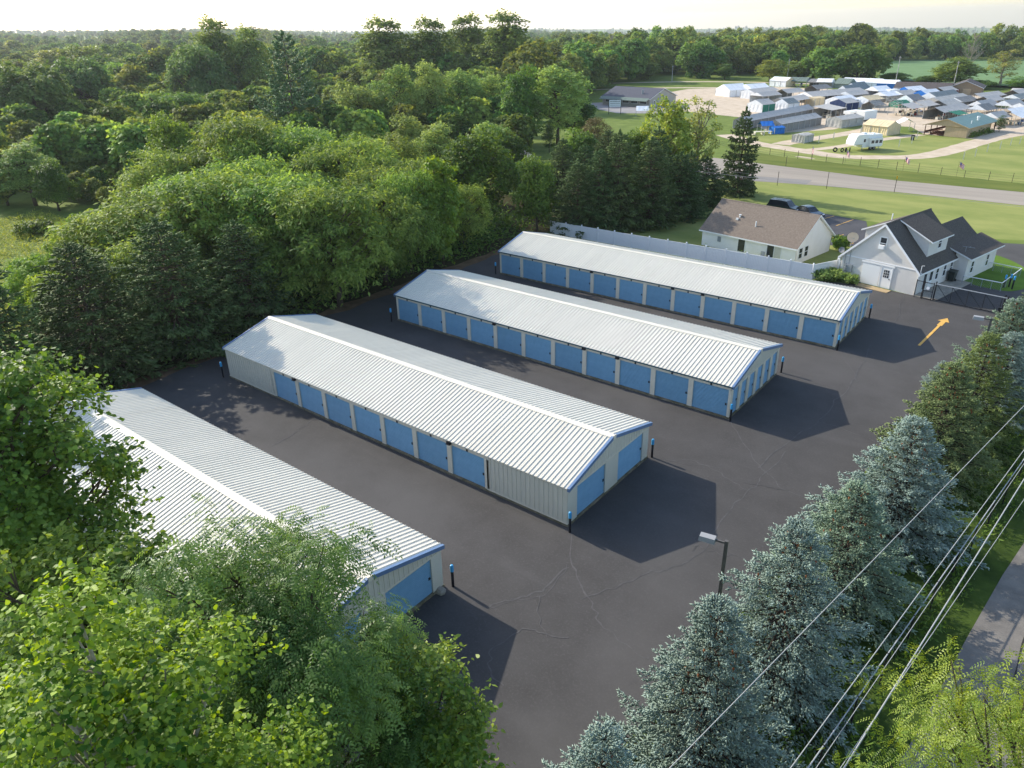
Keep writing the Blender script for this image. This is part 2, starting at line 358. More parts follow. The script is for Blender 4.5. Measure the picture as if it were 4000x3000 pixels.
for k, (pts, w) in enumerate(CR):
    ribbon('crack_filler', smooth_line([(a + random.uniform(-.12, .12), c + random.uniform(-.12, .12)) for a, c in smooth_line(pts, 4)], 3), w * .8, .0185 + .0006 * k, CRACK, jitter=.45)
# painted marks
b = MB(); z = .034
b.poly([(-16.78, 13.09, z), (-16.57, 13.08, z), (-16.16, 19.05, z), (-16.38, 19.05, z)])
b.poly([(-16.47, 19.05, z), (-16.05, 19.05, z), (-15.98, 20.2, z), (-16.38, 20.2, z)])
b.poly([(-16.66, 20.4, z), (-15.68, 20.3, z), (-16.04, 21.5, z)])
b.poly([(-16.36, 20.2, z), (-16.0, 20.2, z), (-16.0, 20.34, z), (-16.36, 20.37, z)])
tag(b.build('painted_arrow', YEL), 'long yellow arrow painted on the asphalt pointing to the gate', 'road marking')
for i, (a, c, w_) in enumerate((((-37.5, 53.8), (-36.9, 56.1), 'farthest left of the yellow parking lines, half behind the brown roof'), ((-35.0, 50.6), (-34.1, 55.4), 'longest yellow parking line behind the houses'),
                            ((-33.7, 43.4), (-32.8, 46.6), 'yellow parking line nearest the white gable wall'), ((-31.2, 41.2), (-30.6, 43.2), 'short yellow parking line behind the satellite dish'))):
    d = (Vector(c) - Vector(a)).normalized(); n_ = Vector((-d.y, d.x)) * .07
    b = MB(); b.poly([(*(Vector(a) - n_), .026), (*(Vector(c) - n_), .026), (*(Vector(c) + n_), .026), (*(Vector(a) + n_), .026)])
    tag(b.build('parking_line', YEL), w_, 'road marking', 'yellow parking lines')

# ------------------------------------------------------------------ storage buildings
ROOF = mat('white_ribbed_steel', srgb(223, 217, 202), .55, col2=srgb(215, 209, 194), scale=.5, spec=.25, var_obj=.025)
blotch(ROOF, srgb(178, 170, 154), .5, .6, .85, .35, (2.2, .35, 1))
WALLM = mat('light_grey_steel', srgb(218, 211, 194), .5, col2=srgb(210, 203, 186), scale=1, spec=.35)
TRIM = mat('pale_trim_steel', srgb(226, 216, 196), .5, col2=srgb(216, 206, 186), scale=2, spec=.35)
DOOR = mat('blue_roll_up_steel', srgb(132, 174, 198), .42, col2=srgb(120, 162, 188), scale=2, spec=.4, var_obj=.06)
RAKE = mat('blue_trim_steel', srgb(104, 130, 164), .4, col2=srgb(96, 122, 156), scale=2, spec=.5)
TEAL = mat('dark_teal_gutter', srgb(40, 84, 96), .5, spec=.4)
FOUND = mat('stained_foundation', srgb(150, 138, 118), .95, col2=srgb(92, 88, 66), scale=2.2, spec=.15, coords='World')
DARK = mat('dark_metal', srgb(34, 34, 36), .6, spec=.3)
PLATE = mat('dark_number_plate', srgb(52, 52, 54), .6)
WDEP, EAVE, RIDGE, OV = 9.11, 2.61, 3.84, .12
SL = math.atan2(RIDGE - EAVE, WDEP / 2 + OV); SLEN = math.hypot(WDEP / 2 + OV, RIDGE - EAVE)

def ribs(width, n, h=.034, flat=.6):
    """profile of one ribbed sheet across its width: list of (x, z)"""
    p = width / n; out = []
    for i in range(n):
        x = i * p
        out += [(x + p * .02, 0), (x + p * .40, 0), (x + p * .42, .006), (x + p * .48, .006), (x + p * .50, 0), (x + p * .72, 0), (x + p * .78, h), (x + p * .90, h), (x + p * .96, 0)]
    return [(0, 0)] + out + [(width, 0)]

def ribbed_mesh(name, mt, width, length, n, h=.034, top=None):
    pr = ribs(width, n, h); b = MB(); k = len(pr)
    vs = [(x, 0, z) for x, z in pr] + [(x, (top(x) if top else length), z) for x, z in pr]
    b.add(vs, [(i, i + 1, k + i + 1, k + i) for i in range(k - 1)])
    return b.mesh(name, mt)

def door_mesh(w, h, name='roll_up_door', n=21):
    b = MB(); p = h / n; vs = []
    for i in range(n):
        z = i * p
        vs += [(0, z), (-.045, z + p * .3), (-.045, z + p * .5), (0, z + p * .78)]
    vs.append((0, h)); k = len(vs)
    b.add([(0, y, z) for y, z in vs] + [(w, y, z) for y, z in vs], [(i, k + i, k + i + 1, i + 1) for i in range(k - 1)])
    return b.mesh(name, DOOR)

DM = {}
LATCH = MB().cbox((0, -.03, 0), (.1, .05, .16)).cbox((.05, -.04, -.03), (.12, .03, .03)).mesh('latch', DARK)
PLATEM = MB().cbox((0, -.012, 0), (.13, .02, .16)).mesh('number_plate', PLATE)
LAMPM = MB().cbox((0, -.10, 0), (.26, .2, .2)).box(-.16, .16, -.24, -.04, -.12, -.08).mesh('wall_lamp', DARK)

def add_door(root, x, z0, w, h, rot=0.0, latch=True, plate=True, y=0.09, loc=None):
    """door at local x (front wall) or at an explicit location for the end wall"""
    key = (round(w, 2), round(h, 2))
    if key not in DM: DM[key] = door_mesh(w, h)
    L = loc or (x, y, z0)
    d = put('roll_up_door', DM[key], root, L, (0, 0, rot))
    if latch:
        put('latch', LATCH, d, (w - .14, 0, .95))
    bb = MB().box(0, w, -.03, .03, 0, .06); bb.build('bottom_bar', RAKE, d)
    if plate:
        q = put('number_plate', PLATEM, root, (L[0] + math.cos(rot) * w / 2 + math.sin(rot) * (y + .012), L[1] + math.sin(rot) * w / 2 - math.cos(rot) * (y + .012), z0 + h + .1), (0, 0, rot))
    return d

def storage_building(label, x0, y0, L, segs, gutter, nend, wide_end, lamps, group='storage buildings', nfp=37):
    root = thing('storage_building', label, 'storage building', (x0, y0, 0), 0, group)
    f = MB().box(-.05, L + .05, -.05, WDEP + .05, 0, .15); f.build('foundation', FOUND, root)
    zf, hd = .15, 2.12
    zt = zf + hd                      # door head
    # front: header, posts, doors and blank ribbed stretches
    MB().box(0, L, 0, .1, zt, EAVE + .03).build('header_beam', TRIM, root)
    posts = []
    for s in segs:
        if s[0] == 'doors':
            _, a, bnd, n = s
            pitch = (bnd - a) / n; pw = .38
            for i in range(n):
                add_door(root, a + i * pitch + pw / 2, zf, pitch - pw, hd)
                posts.append(a + i * pitch)
            posts.append(bnd)
            MB().box(a, bnd, .16, .2, zf, zt).build('door_backing', DARK, root)
        else:
            _, a, bnd = s
            n = max(1, round((bnd - a) / .92)); w = (bnd - a) / n
            me = ribbed_mesh('wall_panel', WALLM, w, EAVE - .02 - zf, 3)
            for i in range(n):
                put('wall_panel', me, root, (a + i * w, -.004, zf), (R(90), 0, 0))
            MB().box(a, bnd, .02, .09, zf, zt).build('wall_liner', WALLM, root)
            MB().box(a, bnd + .02, -.045, -.008, zf - .03, zf + .05).build('base_trim', TRIM, root)
    for x in posts:
        xa, xb = max(x - .19, 0), min(x + .19, L)
        MB().box(xa, xb, -.004, .12, zf, zt).build('door_post', TRIM, root)
    for x in lamps: put('wall_lamp', LAMPM, root, (x, 0, zt + .2))
    # back and far end: plain walls
    MB().box(0, L, WDEP - .1, WDEP, zf, EAVE + .02).build('back_wall', WALLM, root)
    MB().prism([(0, .1, zf), (0, WDEP - .1, zf), (0, WDEP - .1, EAVE - .02), (0, WDEP / 2, RIDGE - .06), (0, .1, EAVE - .02)], (.1, 0, 0)).build('far_end_wall', WALLM, root)
    # near end (+X): doors below a band, ribbed gable above
    z1 = zf + (2.12 if wide_end else 2.1)
    pit = (WDEP - .2) / nend
    ed = [(i * pit + .1, (i + 1) * pit + .1) for i in range(nend)]
    edge = 0.0; ends = []
    for i, (a, c) in enumerate(ed):
        if wide_end: a, c = ((.92, 3.92), (5.38, 8.38))[i]
        else: a, c = a + .25, c - .25
        MB().box(L - .1, L + .012, edge if edge else 0, a, zf, z1).build('end_wall_pier', WALLM if wide_end else TRIM, root)
        edge = c; ends.append((a, c))
        add_door(root, 0, zf, c - a, z1 - zf, rot=R(90), plate=False, loc=(L - .09, a, zf))
    MB().box(L - .1, L + .012, edge, WDEP, zf, z1).build('end_wall_pier', WALLM if wide_end else TRIM, root)
    MB().box(L - .2, L - .15, .1, WDEP - .1, zf, z1).build('door_backing', DARK, root)
    MB().box(L - .1, L + .03, 0, WDEP, z1, z1 + .09).build('end_band', TRIM, root)
    n = 10; w = WDEP / n
    for i in range(n):
        y = i * w
        tp = lambda x, y=y: max(.02, EAVE + (RIDGE - EAVE) * (1 - abs(y + x - WDEP / 2) / (WDEP / 2)) - .05 - z1 - .09)
        me = ribbed_mesh('gable_panel', WALLM, w, 0, 3, .025, tp)
        put('gable_panel', me, root, (L + .004, y, z1 + .09), (R(90), 0, R(90)))
    MB().prism([(0, .02, z1 + .09), (0, WDEP - .02, z1 + .09), (0, WDEP - .02, EAVE - .05), (0, WDEP / 2, RIDGE - .1), (0, .02, EAVE - .05)], (.08, 0, 0)).build('gable_liner', WALLM, root, loc=(L - .09, 0, 0))
    # roof panels, each sheet its own piece
    wp = (L + 2 * OV) / nfp
    me = ribbed_mesh('roof_panel', ROOF, wp, SLEN, 3, .046)
    for i in range(nfp):
        put('roof_panel', me, root, (-OV + i * wp, -OV, EAVE), (SL, 0, 0))
        put('roof_panel', me, root, (L + OV - i * wp, WDEP + OV, EAVE), (SL, 0, math.pi))
    # underside so light does not leak
    MB().add([(-OV, -OV, EAVE - .03), (L + OV, -OV, EAVE - .03), (L + OV, WDEP / 2, RIDGE - .03), (-OV, WDEP / 2, RIDGE - .03), (L + OV, WDEP + OV, EAVE - .03), (-OV, WDEP + OV, EAVE - .03)], [(0, 3, 2, 1), (3, 5, 4, 2)]).build('roof_liner', WALLM, root)
    c = MB(); h = RIDGE + .045; dz = .24 * math.tan(SL)
    c.prism([(-OV - .03, WDEP / 2 - .24, h - dz), (-OV - .03, WDEP / 2, h + .02), (-OV - .03, WDEP / 2 + .24, h - dz), (-OV - .03, WDEP / 2 + .24, h - dz - .03), (-OV - .03, WDEP / 2 - .24, h - dz - .03)], (L + 2 * OV + .06, 0, 0))
    c.build('ridge_cap', ROOF, root)
    MB().cbox((L + OV + .05, WDEP / 2, RIDGE - .05), (.05, .3, .26)).build('ridge_end_cap', TRIM, root)
    for xx in (-OV - .05, L + OV - .10):
        for sgn in (0, 1):
            y_e, y_r = (-OV, WDEP / 2) if not sgn else (WDEP + OV, WDEP / 2)
            q = [(xx, y_e, EAVE + .055), (xx, y_r, RIDGE + .055), (xx, y_r, RIDGE - .17), (xx, y_e, EAVE - .17)]
            MB().prism(q if sgn else q[::-1], (.16, 0, 0)).build('rake_trim', RAKE, root)
    if gutter:
        MB().box(-OV, L + OV, -OV - .02, -OV + .06, EAVE - .1, EAVE - .02).build('eave_trim', TEAL, root)
    else:
        MB().box(-OV, L + OV, -OV + .01, -OV + .05, EAVE - .07, EAVE - .02).build('eave_trim', TRIM, root)
    return root

storage_building('long white roofed storage building nearest the camera, half hidden by the foreground trees', -58.2, -42.83, 29.5, [('blank', 0, 29.5)], False, 2, True, [], nfp=33)
storage_building('white roofed storage building with blank grey wall panels at both ends of its front', -59.98, -25.84, 33.5, [('blank', 0, 6.2), ('doors', 6.2, 27.6, 7), ('blank', 27.6, 33.5)], False, 2, True, [9.15, 24.65])
storage_building('white roofed storage building with eleven blue doors, third from the camera', -58.08, -8.73, 33.7, [('doors', 0, 33.7, 11)], True, 6, False, [12.25, 21.44, 24.5])
storage_building('white roofed storage building with twelve blue doors beside the white fence', -59.2, 8.33, 36.93, [('doors', 0, 36.93, 12)], True, 6, False, [12.3, 21.5, 24.6], nfp=41)

# ------------------------------------------------------------------ bollards
POLEM = mat('black_steel_post', srgb(26, 28, 38), .5, col2=srgb(20, 22, 30), scale=4, spec=.4)
CAPM = mat('sky_blue_sleeve', srgb(70, 170, 222), .4, col2=srgb(62, 158, 212), scale=5, spec=.5)
PM = MB().tube([(0, 0, 0), (0, 0, 1.02)], .075, 10).mesh('post', POLEM, False)
CM = MB().tube([(0, 0, .98), (0, 0, 1.3), (0, 0, 1.36), (0, 0, 1.385)], [.092, .092, .075, .03], 10).mesh('cap', CAPM, False)
for (x, y, lab) in ((-28.32, -33.41, 'black bollard with blue cap at the far right corner of the nearest storage building'), (-26.08, -26.19, 'blue capped bollard at the front corner of the building with blank end panels'),
                    (-26.25, -16.47, 'blue capped bollard at the rear right corner of the building with blank end panels'), (-60.43, -26.2, 'shaded blue capped bollard left of the building with blank end panels'),
                    (-24.16, -8.93, 'blue capped bollard at the front corner of the eleven door building'), (-24.18, 1.0, 'blue capped bollard at the rear right corner of the eleven door building'),
                    (-58.3, -9.38, 'blue capped bollard at the shaded left corner of the eleven door building'), (-21.97, 8.07, 'blue capped bollard at the front corner of the twelve door building'),
                    (-21.91, 17.49, 'blue capped bollard at the rear corner of the twelve door building near the gate'), (-59.55, 7.95, 'blue capped bollard at the shaded left corner of the twelve door building'),
                    (-13.25, 34.2, 'leftmost of three blue capped bollards by the small fenced yard'), (-12.85, 34.75, 'middle one of three blue capped bollards by the small fenced yard'), (-12.5, 34.2, 'rightmost of three blue capped bollards by the small fenced yard')):
    t_ = thing('bollard', lab, 'bollard', (x, y, .012), 0, 'blue capped bollards')
    put('post', PM, t_); put('cap', CM, t_)
b = MB(); rg_ = random.Random(3)
vs_ = [(math.cos(a) * .34 * rg_.uniform(.8, 1.1) * k, math.sin(a) * .26 * rg_.uniform(.8, 1.1) * k, z) for z, k in ((0, 1), (.14, .95), (.24, .55)) for a in [i * math.pi / 3.5 for i in range(7)]]
b.add(vs_, [(r * 7 + i, r * 7 + (i + 1) % 7, (r + 1) * 7 + (i + 1) % 7, (r + 1) * 7 + i) for r in range(2) for i in range(7)] + [tuple(range(14, 21))])
tag(b.build('stone', CONC, loc=(-28.55, -34.1, .012)), 'pale stone lying at the corner of the nearest storage building', 'stone')

# ------------------------------------------------------------------ white vinyl fence
VINYL = mat('white_vinyl', srgb(240, 240, 238), .4, col2=srgb(234, 234, 232), scale=2, spec=.4)
PALE = mat('white_siding', srgb(226, 222, 214), .6, col2=srgb(218, 214, 206), scale=1.5, spec=.25)
def fence_panel(w, h=1.72):
    b = MB(); n = max(2, round(w / .18)); p = w / n
    for i in range(n): b.box(i * p + .004, (i + 1) * p - .004, -.012, .012, .12, h - .1)
    b.box(0, w, -.03, .03, h - .12, h); b.box(0, w, -.03, .03, .06, .16)
    return b.mesh('fence_panel', VINYL)
POSTM = MB().box(-.065, .065, -.065, .065, 0, 1.86).add([(-.085, -.085, 1.86), (.085, -.085, 1.86), (.085, .085, 1.86), (-.085, .085, 1.86), (0, 0, 1.93)], [(0, 3, 2, 1), (0, 1, 4), (1, 2, 4), (2, 3, 4), (3, 0, 4)]).mesh('fence_post', VINYL)
vf = thing('vinyl_fence', 'long white vinyl privacy fence behind the twelve door building', 'fence', (-64.7, 25.85, 0))
def fence_run(root, pts):
    for i, (p, q) in enumerate(zip(pts, pts[1:])):
        d = Vector(q) - Vector(p); L = d.length; a = math.atan2(d.y, d.x); n = max(1, round(L / 2.48)); w = L / n
        me = fence_panel(w - .13)
        for k in range(n):
            s = Vector(p) + d * (k / n)
            put('fence_post', POSTM, root, (s.x, s.y, 0), (0, 0, a))
            s2 = s + d.normalized() * .065
            put('fence_panel', me, root, (s2.x, s2.y, 0), (0, 0, a))
    put('fence_post', POSTM, root, (pts[-1][0], pts[-1][1], 0), (0, 0, 0))
fence_run(vf, [(0, 0), (34.7, -.15), (36.25, 3.1)])
vf2 = thing('vinyl_fence', 'short white vinyl fence joining the grey house meter wall', 'fence', (-28.35, 28.95, 0))
fence_run(vf2, [(0, 0), (1.1, -.35)])

# ------------------------------------------------------------------ windows and doors for houses
GLASS = mat('window_glass', (.025, .03, .035), .08, col2=(.05, .055, .06), scale=1.5, spec=.6)
WTRIM = mat('white_window_trim', srgb(232, 232, 230), .5, spec=.35)
SHING = bands(mat('brown_shingles', srgb(134, 122, 110), .95, col2=srgb(112, 101, 92), scale=5, spec=.15), 'Y', 1.8, .5, .015)
SHING2 = bands(mat('charcoal_shingles', srgb(104, 97, 90), .95, col2=srgb(74, 69, 65), scale=7, spec=.15), 'Y', 1.8, .5, .015)
SIDW = bands(mat('cream_lap_siding', srgb(244, 240, 236), .65, col2=srgb(238, 234, 228), scale=1.2, spec=.2), 'Z', 3.2, .4, .012)
SIDG = bands(mat('grey_lap_siding', srgb(226, 221, 214), .65, col2=srgb(218, 213, 206), scale=1.2, spec=.2), 'Z', 3.0, .55, .015)
FASC = mat('white_fascia', srgb(236, 236, 236), .5, spec=.3)
GREYB = mat('grey_meter_steel', srgb(140, 146, 150), .5, spec=.4)

def window(root, x, z, w, h, loc_y, rot=0.0, origin=(0, 0), name='window', dark=True, ac=False, muntin=True):
    """opening in a wall whose outside faces local -Y after rot; origin = wall start"""
    e = bpy.data.objects.new
    b = MB(); t = .09
    b.box(-w / 2 - t, w / 2 + t, -.04, .02, -t, 0); b.box(-w / 2 - t, w / 2 + t, -.04, .02, h, h + t)
    b.box(-w / 2 - t, -w / 2, -.04, .02, 0, h); b.box(w / 2, w / 2 + t, -.04, .02, 0, h)
    if muntin: b.box(-w / 2, w / 2, -.035, .0, h / 2 - .03, h / 2 + .03)
    f = b.build(name, WTRIM, root, loc=(x, loc_y, z), rot=(0, 0, rot))
    MB().box(-w / 2, w / 2, -.012, .0, 0, h).build('pane', GLASS, f)
    if ac:
        MB().box(-.3, .3, -.35, -.04, .02, .42).box(-.24, .24, -.36, -.35, .06, .3).build('air_conditioner', WTRIM, f)
    return f

def roof_slab(name, pts, mt, parent, t=.12, edge=None):
    """sloping roof plane (four or more corners), given thickness downwards; edge = fascia material"""
    b = MB(); n = len(pts); q = [(p[0], p[1], p[2] - t) for p in pts]
    a, c, d = (Vector(pts[i]) for i in (0, 1, 2))
    if (c - a).cross(d - a).z < 0: pts = pts[::-1]; q = q[::-1]
    b.add(list(pts), [tuple(range(n))], 0)
    b.add(q, [tuple(range(n - 1, -1, -1))], 1)
    for i in range(n): b.add([pts[i], q[i], q[(i + 1) % n], pts[(i + 1) % n]], [(0, 1, 2, 3)], 1)
    return b.build(name, [mt, edge or FASC], parent)

# ---- white house with brown roof
h1 = thing('house', 'cream single storey house with plain brown shingle roof', 'house', (-33.35, 29.9, 0), R(-9.6))
W1, D1, E1, RI1, O1 = 12.6, 8.2, 2.12, 5.0, .38
MB().box(-W1, 0, 0, .15, 0, E1).build('front_wall', SIDW, h1)
MB().box(-W1, 0, D1 - .15, D1, 0, E1).build('rear_wall', SIDW, h1)
for xx, nm in ((-W1, 'gable_wall'), (-.15, 'gable_wall')):
    MB().prism([(xx, .001, 0), (xx, D1 - .001, 0), (xx, D1 - .001, E1), (xx, D1 / 2, RI1 - .14), (xx, .001, E1)][::-1], (.15, 0, 0)).build(nm, SIDW, h1)
zs = lambda d: E1 + (RI1 - E1) * d / (D1 / 2)
roof_slab('roof', [(-W1 - .3, -O1, zs(-O1) + .12), (.3, -O1, zs(-O1) + .12), (.3, D1 / 2, RI1 + .12), (-W1 - .3, D1 / 2, RI1 + .12)], SHING, h1, .16)
roof_slab('roof', [(-W1 - .3, D1 + O1, zs(-O1) + .12), (.3, D1 + O1, zs(-O1) + .12), (.3, D1 / 2, RI1 + .12), (-W1 - .3, D1 / 2, RI1 + .12)], SHING, h1, .16)
MB().prism([(-W1 - .3, D1 / 2 - .14, RI1 + .07), (-W1 - .3, D1 / 2, RI1 + .16), (-W1 - .3, D1 / 2 + .14, RI1 + .07)], (W1 - .9, 0, 0)).build('ridge_vent', SHING, h1)
b = MB(); b.tube([(-6.2, 1.35, zs(1.35) + .05), (-6.2, 1.35, zs(1.35) + .72)], .07, 8); b.build('vent_pipe', WTRIM, h1)
b = MB(); b.tube([(-8.9, 2.15, zs(2.15) + .05), (-8.9, 2.15, zs(2.15) + .35)], .09, 8); b.tube([(-8.9, 2.15, zs(2.15) + .35), (-8.9, 2.15, zs(2.15) + .42)], .17, 8); b.cbox((-9.0, 1.75, zs(1.75) + .2), (.3, .22, .22)); b.build('roof_vent', WTRIM, h1)
for y in (1.05, 2.35):
    window(h1, .002, .62, .72, 1.15, y, R(90))
f = MB().box(-.5, .5, -.03, .02, 0, 1.75).build('patio_door', WTRIM, h1, loc=(-7.0, -.002, .2)); MB().box(-.44, .44, -.04, -.032, .06, 1.68).build('pane', GLASS, f)
f = MB().box(-.95, .95, -.03, .02, 0, 1.9).build('sliding_door', WTRIM, h1, loc=(-2.7, -.002, .02)); MB().box(-.88, -.04, -.04, -.032, .05, 1.83).build('pane', GLASS, f)
MB().box(.04, .88, -.04, -.032, .05, 1.83).build('curtain', mat('pale_curtain', srgb(214, 210, 198), .7, col2=srgb(190, 186, 172), scale=30, stretch=(8, 1, .1)), f)
MB().box(-10.3, -9.9, -.12, -.01, .9, 1.5).build('meter_box', GREYB, h1)

# ---- grey house with dormers
h2 = thing('house', 'grey sided gabled house with two shed dormers and charcoal roof by the gate', 'house', (-20.05, 26.5, 0), R(-13))
U0, DV, E2, R2 = -8.1, 9.2, 2.5, 6.5
MB().prism([(U0, 0, 0), (0, 0, 0), (0, 0, E2), (U0 / 2, 0, R2 - .12), (U0, 0, E2)], (0, .15, 0)).build('gable_wall', SIDG, h2)
MB().prism([(U0, DV - .15, 0), (0, DV - .15, 0), (0, DV - .15, E2), (U0 / 2, DV - .15, R2 - .12), (U0, DV - .15, E2)], (0, .15, 0)).build('gable_wall', SIDG, h2)
MB().box(-.15, -.001, .15, DV - .15, 0, E2).build('side_wall', SIDG, h2)
MB().box(U0 + .001, U0 + .15, .15, DV - .15, 0, E2).build('side_wall', SIDG, h2)
zr = lambda u: R2 - abs(u - U0 / 2) * (R2 - E2) / (-U0 / 2)
for s_ in (1, -1):
    ue = U0 / 2 + s_ * (-U0 / 2 + .3)
    roof_slab('roof', [(ue, -.3, zr(ue) + .12), (ue, DV + .25, zr(ue) + .12), (U0 / 2, DV + .25, R2 + .12), (U0 / 2, -.3, R2 + .12)], SHING2, h2, .2)
    # shed dormer
    uw = U0 / 2 + s_ * 3.35; zb = zr(uw) + .1; zd = 5.02; va, vb = 2.75, 7.0
    MB().box(min(uw, uw - s_ * .12), max(uw, uw - s_ * .12), va, vb, zb, zd).build('dormer_wall', SIDG, h2)
    for v in (va, vb - .1):
        MB().prism([(uw - s_ * .12, v, zb), (uw - s_ * .12, v, zd), (U0 / 2 + s_ * .25, v, R2 + .02)][::(1 if s_ > 0 else -1)], (0, .1, 0)).build('dormer_cheek', SIDG, h2)
    ud = U0 / 2 + s_ * 3.75
    k = (R2 + .16 - zd - .1) / 3.35; zed = zd + .1 - k * .4
    roof_slab('dormer_roof', [(ud, va - .25, zed), (ud, vb + .25, zed), (U0 / 2, vb + .25, R2 + .16), (U0 / 2, va - .25, R2 + .16)], SHING2, h2, .14)
    if s_ > 0: window(h2, uw + .002, zb + .55, .62, 1.0, 5.2, R(90), name='dormer_window')
MB().prism([(U0 / 2 - .13, -.32, R2 + .08), (U0 / 2, -.32, R2 + .19), (U0 / 2 + .13, -.32, R2 + .08)][::-1], (0, DV + .6, 0)).build('ridge_cap', SHING2, h2)
MB().prism([(U0 - .3, -.32, zr(U0 - .3) + .14), (U0 / 2, -.32, R2 + .14), (U0 / 2, -.32, R2 - .12), (U0 - .3, -.32, zr(U0 - .3) - .12)][::-1], (0, .05, 0)).build('rake_board', FASC, h2)
MB().prism([(.3, -.32, zr(.3) + .14), (U0 / 2, -.32, R2 + .14), (U0 / 2, -.32, R2 - .12), (.3, -.32, zr(.3) - .12)], (0, .05, 0)).build('rake_board', FASC, h2)
window(h2, -4.05, 4.0, .62, 1.15, -.002, 0, ac=True)
# double service entrance
f = MB().box(-.95, .95, -.06, .02, 0, 2.2).build('blank_door_panel', WTRIM, h2, loc=(-4.75, -.002, .06))
f = MB().box(-.52, .52, -.06, .02, 0, 2.2).box(-.62, -.52, -.09, .02, 0, 2.3).box(.52, .62, -.09, .02, 0, 2.3).build('entry_door', WTRIM, h2, loc=(-3.1, -.002, .06))
pn = MB().box(-.28, .28, -.075, -.062, 1.1, 1.9).build('door_window', GLASS, f)
b = MB()
for i in (-.1, .1): b.box(i - .012, i + .012, -.09, -.078, 1.1, 1.9)
for z in (1.36, 1.63): b.box(-.28, .28, -.09, -.078, z - .012, z + .012)
b.build('muntin', WTRIM, f); MB().cbox((.4, -.1, 1.0), (.08, .08, .08)).build('knob', DARK, f)
MB().box(-5.85, -2.35, -.1, .0, 2.3, 2.45).build('entrance_head', WTRIM, h2, loc=(0, -.004, 0))
MB().box(U0, 0, -.05, -.012, 2.42, 2.52).build('belt_trim', FASC, h2, loc=(0, 0, .12))
# meters, pipes, gutter
b = MB(); b.box(-7.55, -6.75, -.22, -.01, .9, 1.7); b.build('meter_cabinet', GREYB, h2)
for z in (1.05, 1.3, 1.55): MB().tube([(-7.45, -.22, z), (-7.45, -.32, z)], .1, 10).build('meter', GREYB, h2)
b = MB(); b.tube([(-7.2, -.08, 1.7), (-7.2, -.08, 3.3)], .03, 6); b.tube([(-7.7, -.08, 1.1), (-7.7, -.08, 3.0), (-7.4, -.08, 3.35)], .03, 6); b.build('conduit', GREYB, h2)
b = MB(); b.tube([(.1, -.1, 0), (.1, -.1, 2.35), (.35, -.1, 2.45)], .045, 6); b.build('downspout', WTRIM, h2)
b = MB(); b.tube([(-8.25, -.1, .3), (-8.25, -.1, 2.3)], .045, 6); b.build('downspout', WTRIM, h2)
b = MB(); b.tube([(.25, -.2, 2.4), (.25, -.2, 3.2), (.5, -.2, 3.25)], .03, 6); b.build('vent_stub', WTRIM, h2)
b = MB(); b.tube([(U0 / 2 - 1.4, 3.9, 6.1), (U0 / 2 - 1.4, 3.9, 6.75)], .06, 8); b.build('roof_pipe', WTRIM, h2)
for v in (1.7, 3.0, 4.4, 6.1, 7.6):
    if v == 3.0 or v == 1.7:
        f = MB().box(-.42, .42, -.05, .02, 0, 2.05).build('side_door', WTRIM, h2, loc=(.002, v, .05), rot=(0, 0, R(90))); MB().box(-.3, .3, -.06, -.052, .9 if v == 3.0 else .3, 1.85).build('pane', GLASS, f)
    else: window(h2, .002, .8, .55, 1.25, v, R(90), name='window')
MB().box(.02, .2, 1.0, 1.2, 2.0, 2.2).box(.02, .18, 3.6, 3.75, 2.1, 2.25).build('porch_light', DARK, h2)
# rear wing
wz = 3.28
MB().box(-.01, 1.3, 8.2, 8.35, 0, 2.35).build('wing_wall', SIDG, h2)
MB().prism([(-.001, 8.2, 2.351), (1.3, 8.2, 2.351), (-.001, 8.2, 2.9)], (0, .15, 0)).build('wing_wall_top', SIDG, h2)
MB().box(1.15, 1.3, 8.351, 15.6, 0, 2.42).build('wing_wall', SIDG, h2)
MB().prism([(-6.5, 15.0, 0), (1.1, 15.0, 0), (1.1, 15.0, 2.5), (-1.0, 15.0, 3.3), (-2.9, 15.0, 4.9), (-6.5, 15.0, 2.5)], (0, .12, 0)).build('wing_gable', SIDG, h2)
roof_slab('wing_roof', [(-.95, DV + .05, wz + .1), (-.95, 15.3, wz + .1), (-2.9, 15.3, 5.05), (-2.9, DV + .05, 5.05)], SHING2, h2, .16)
roof_slab('wing_roof', [(-6.9, DV + .27, 2.5), (-6.9, 15.3, 2.5), (-2.9, 15.3, 5.05), (-2.9, DV + .27, 5.05)], SHING2, h2, .16)
roof_slab('porch_roof', [(1.7, 7.95, 2.5), (1.7, 16.4, 2.5), (-.98, 16.4, wz + .13), (-.98, 8.0, wz + .13)], SHING2, h2, .15)
for v in (9.6, 13.4): window(h2, 1.302, .7, .6, 1.2, v, R(90))
b = MB(); b.tube([(.55, 8.9, 2.9), (.55, 8.9, 3.5)], .025, 5); b.tube([(.2, 8.9, 3.45), (1.4, 8.9, 3.5)], .02, 5); b.tube([(.9, 8.7, 3.5), (.9, 9.1, 3.5)], .02, 5); b.build('antenna', GREYB, h2)
tag(MB().box(-3.4, 0, -1.1, -.08, 0, .05).build('step_slab', CONCY, loc=(-22.2, 26.75, .012), rot=(0, 0, R(-13))), kind='structure')
tag(MB().box(0, 2.1, -.2, 8.1, 0, .05).build('side_patio', CONC, loc=(-20.0, 26.6, .013), rot=(0, 0, R(-13))), kind='structure')
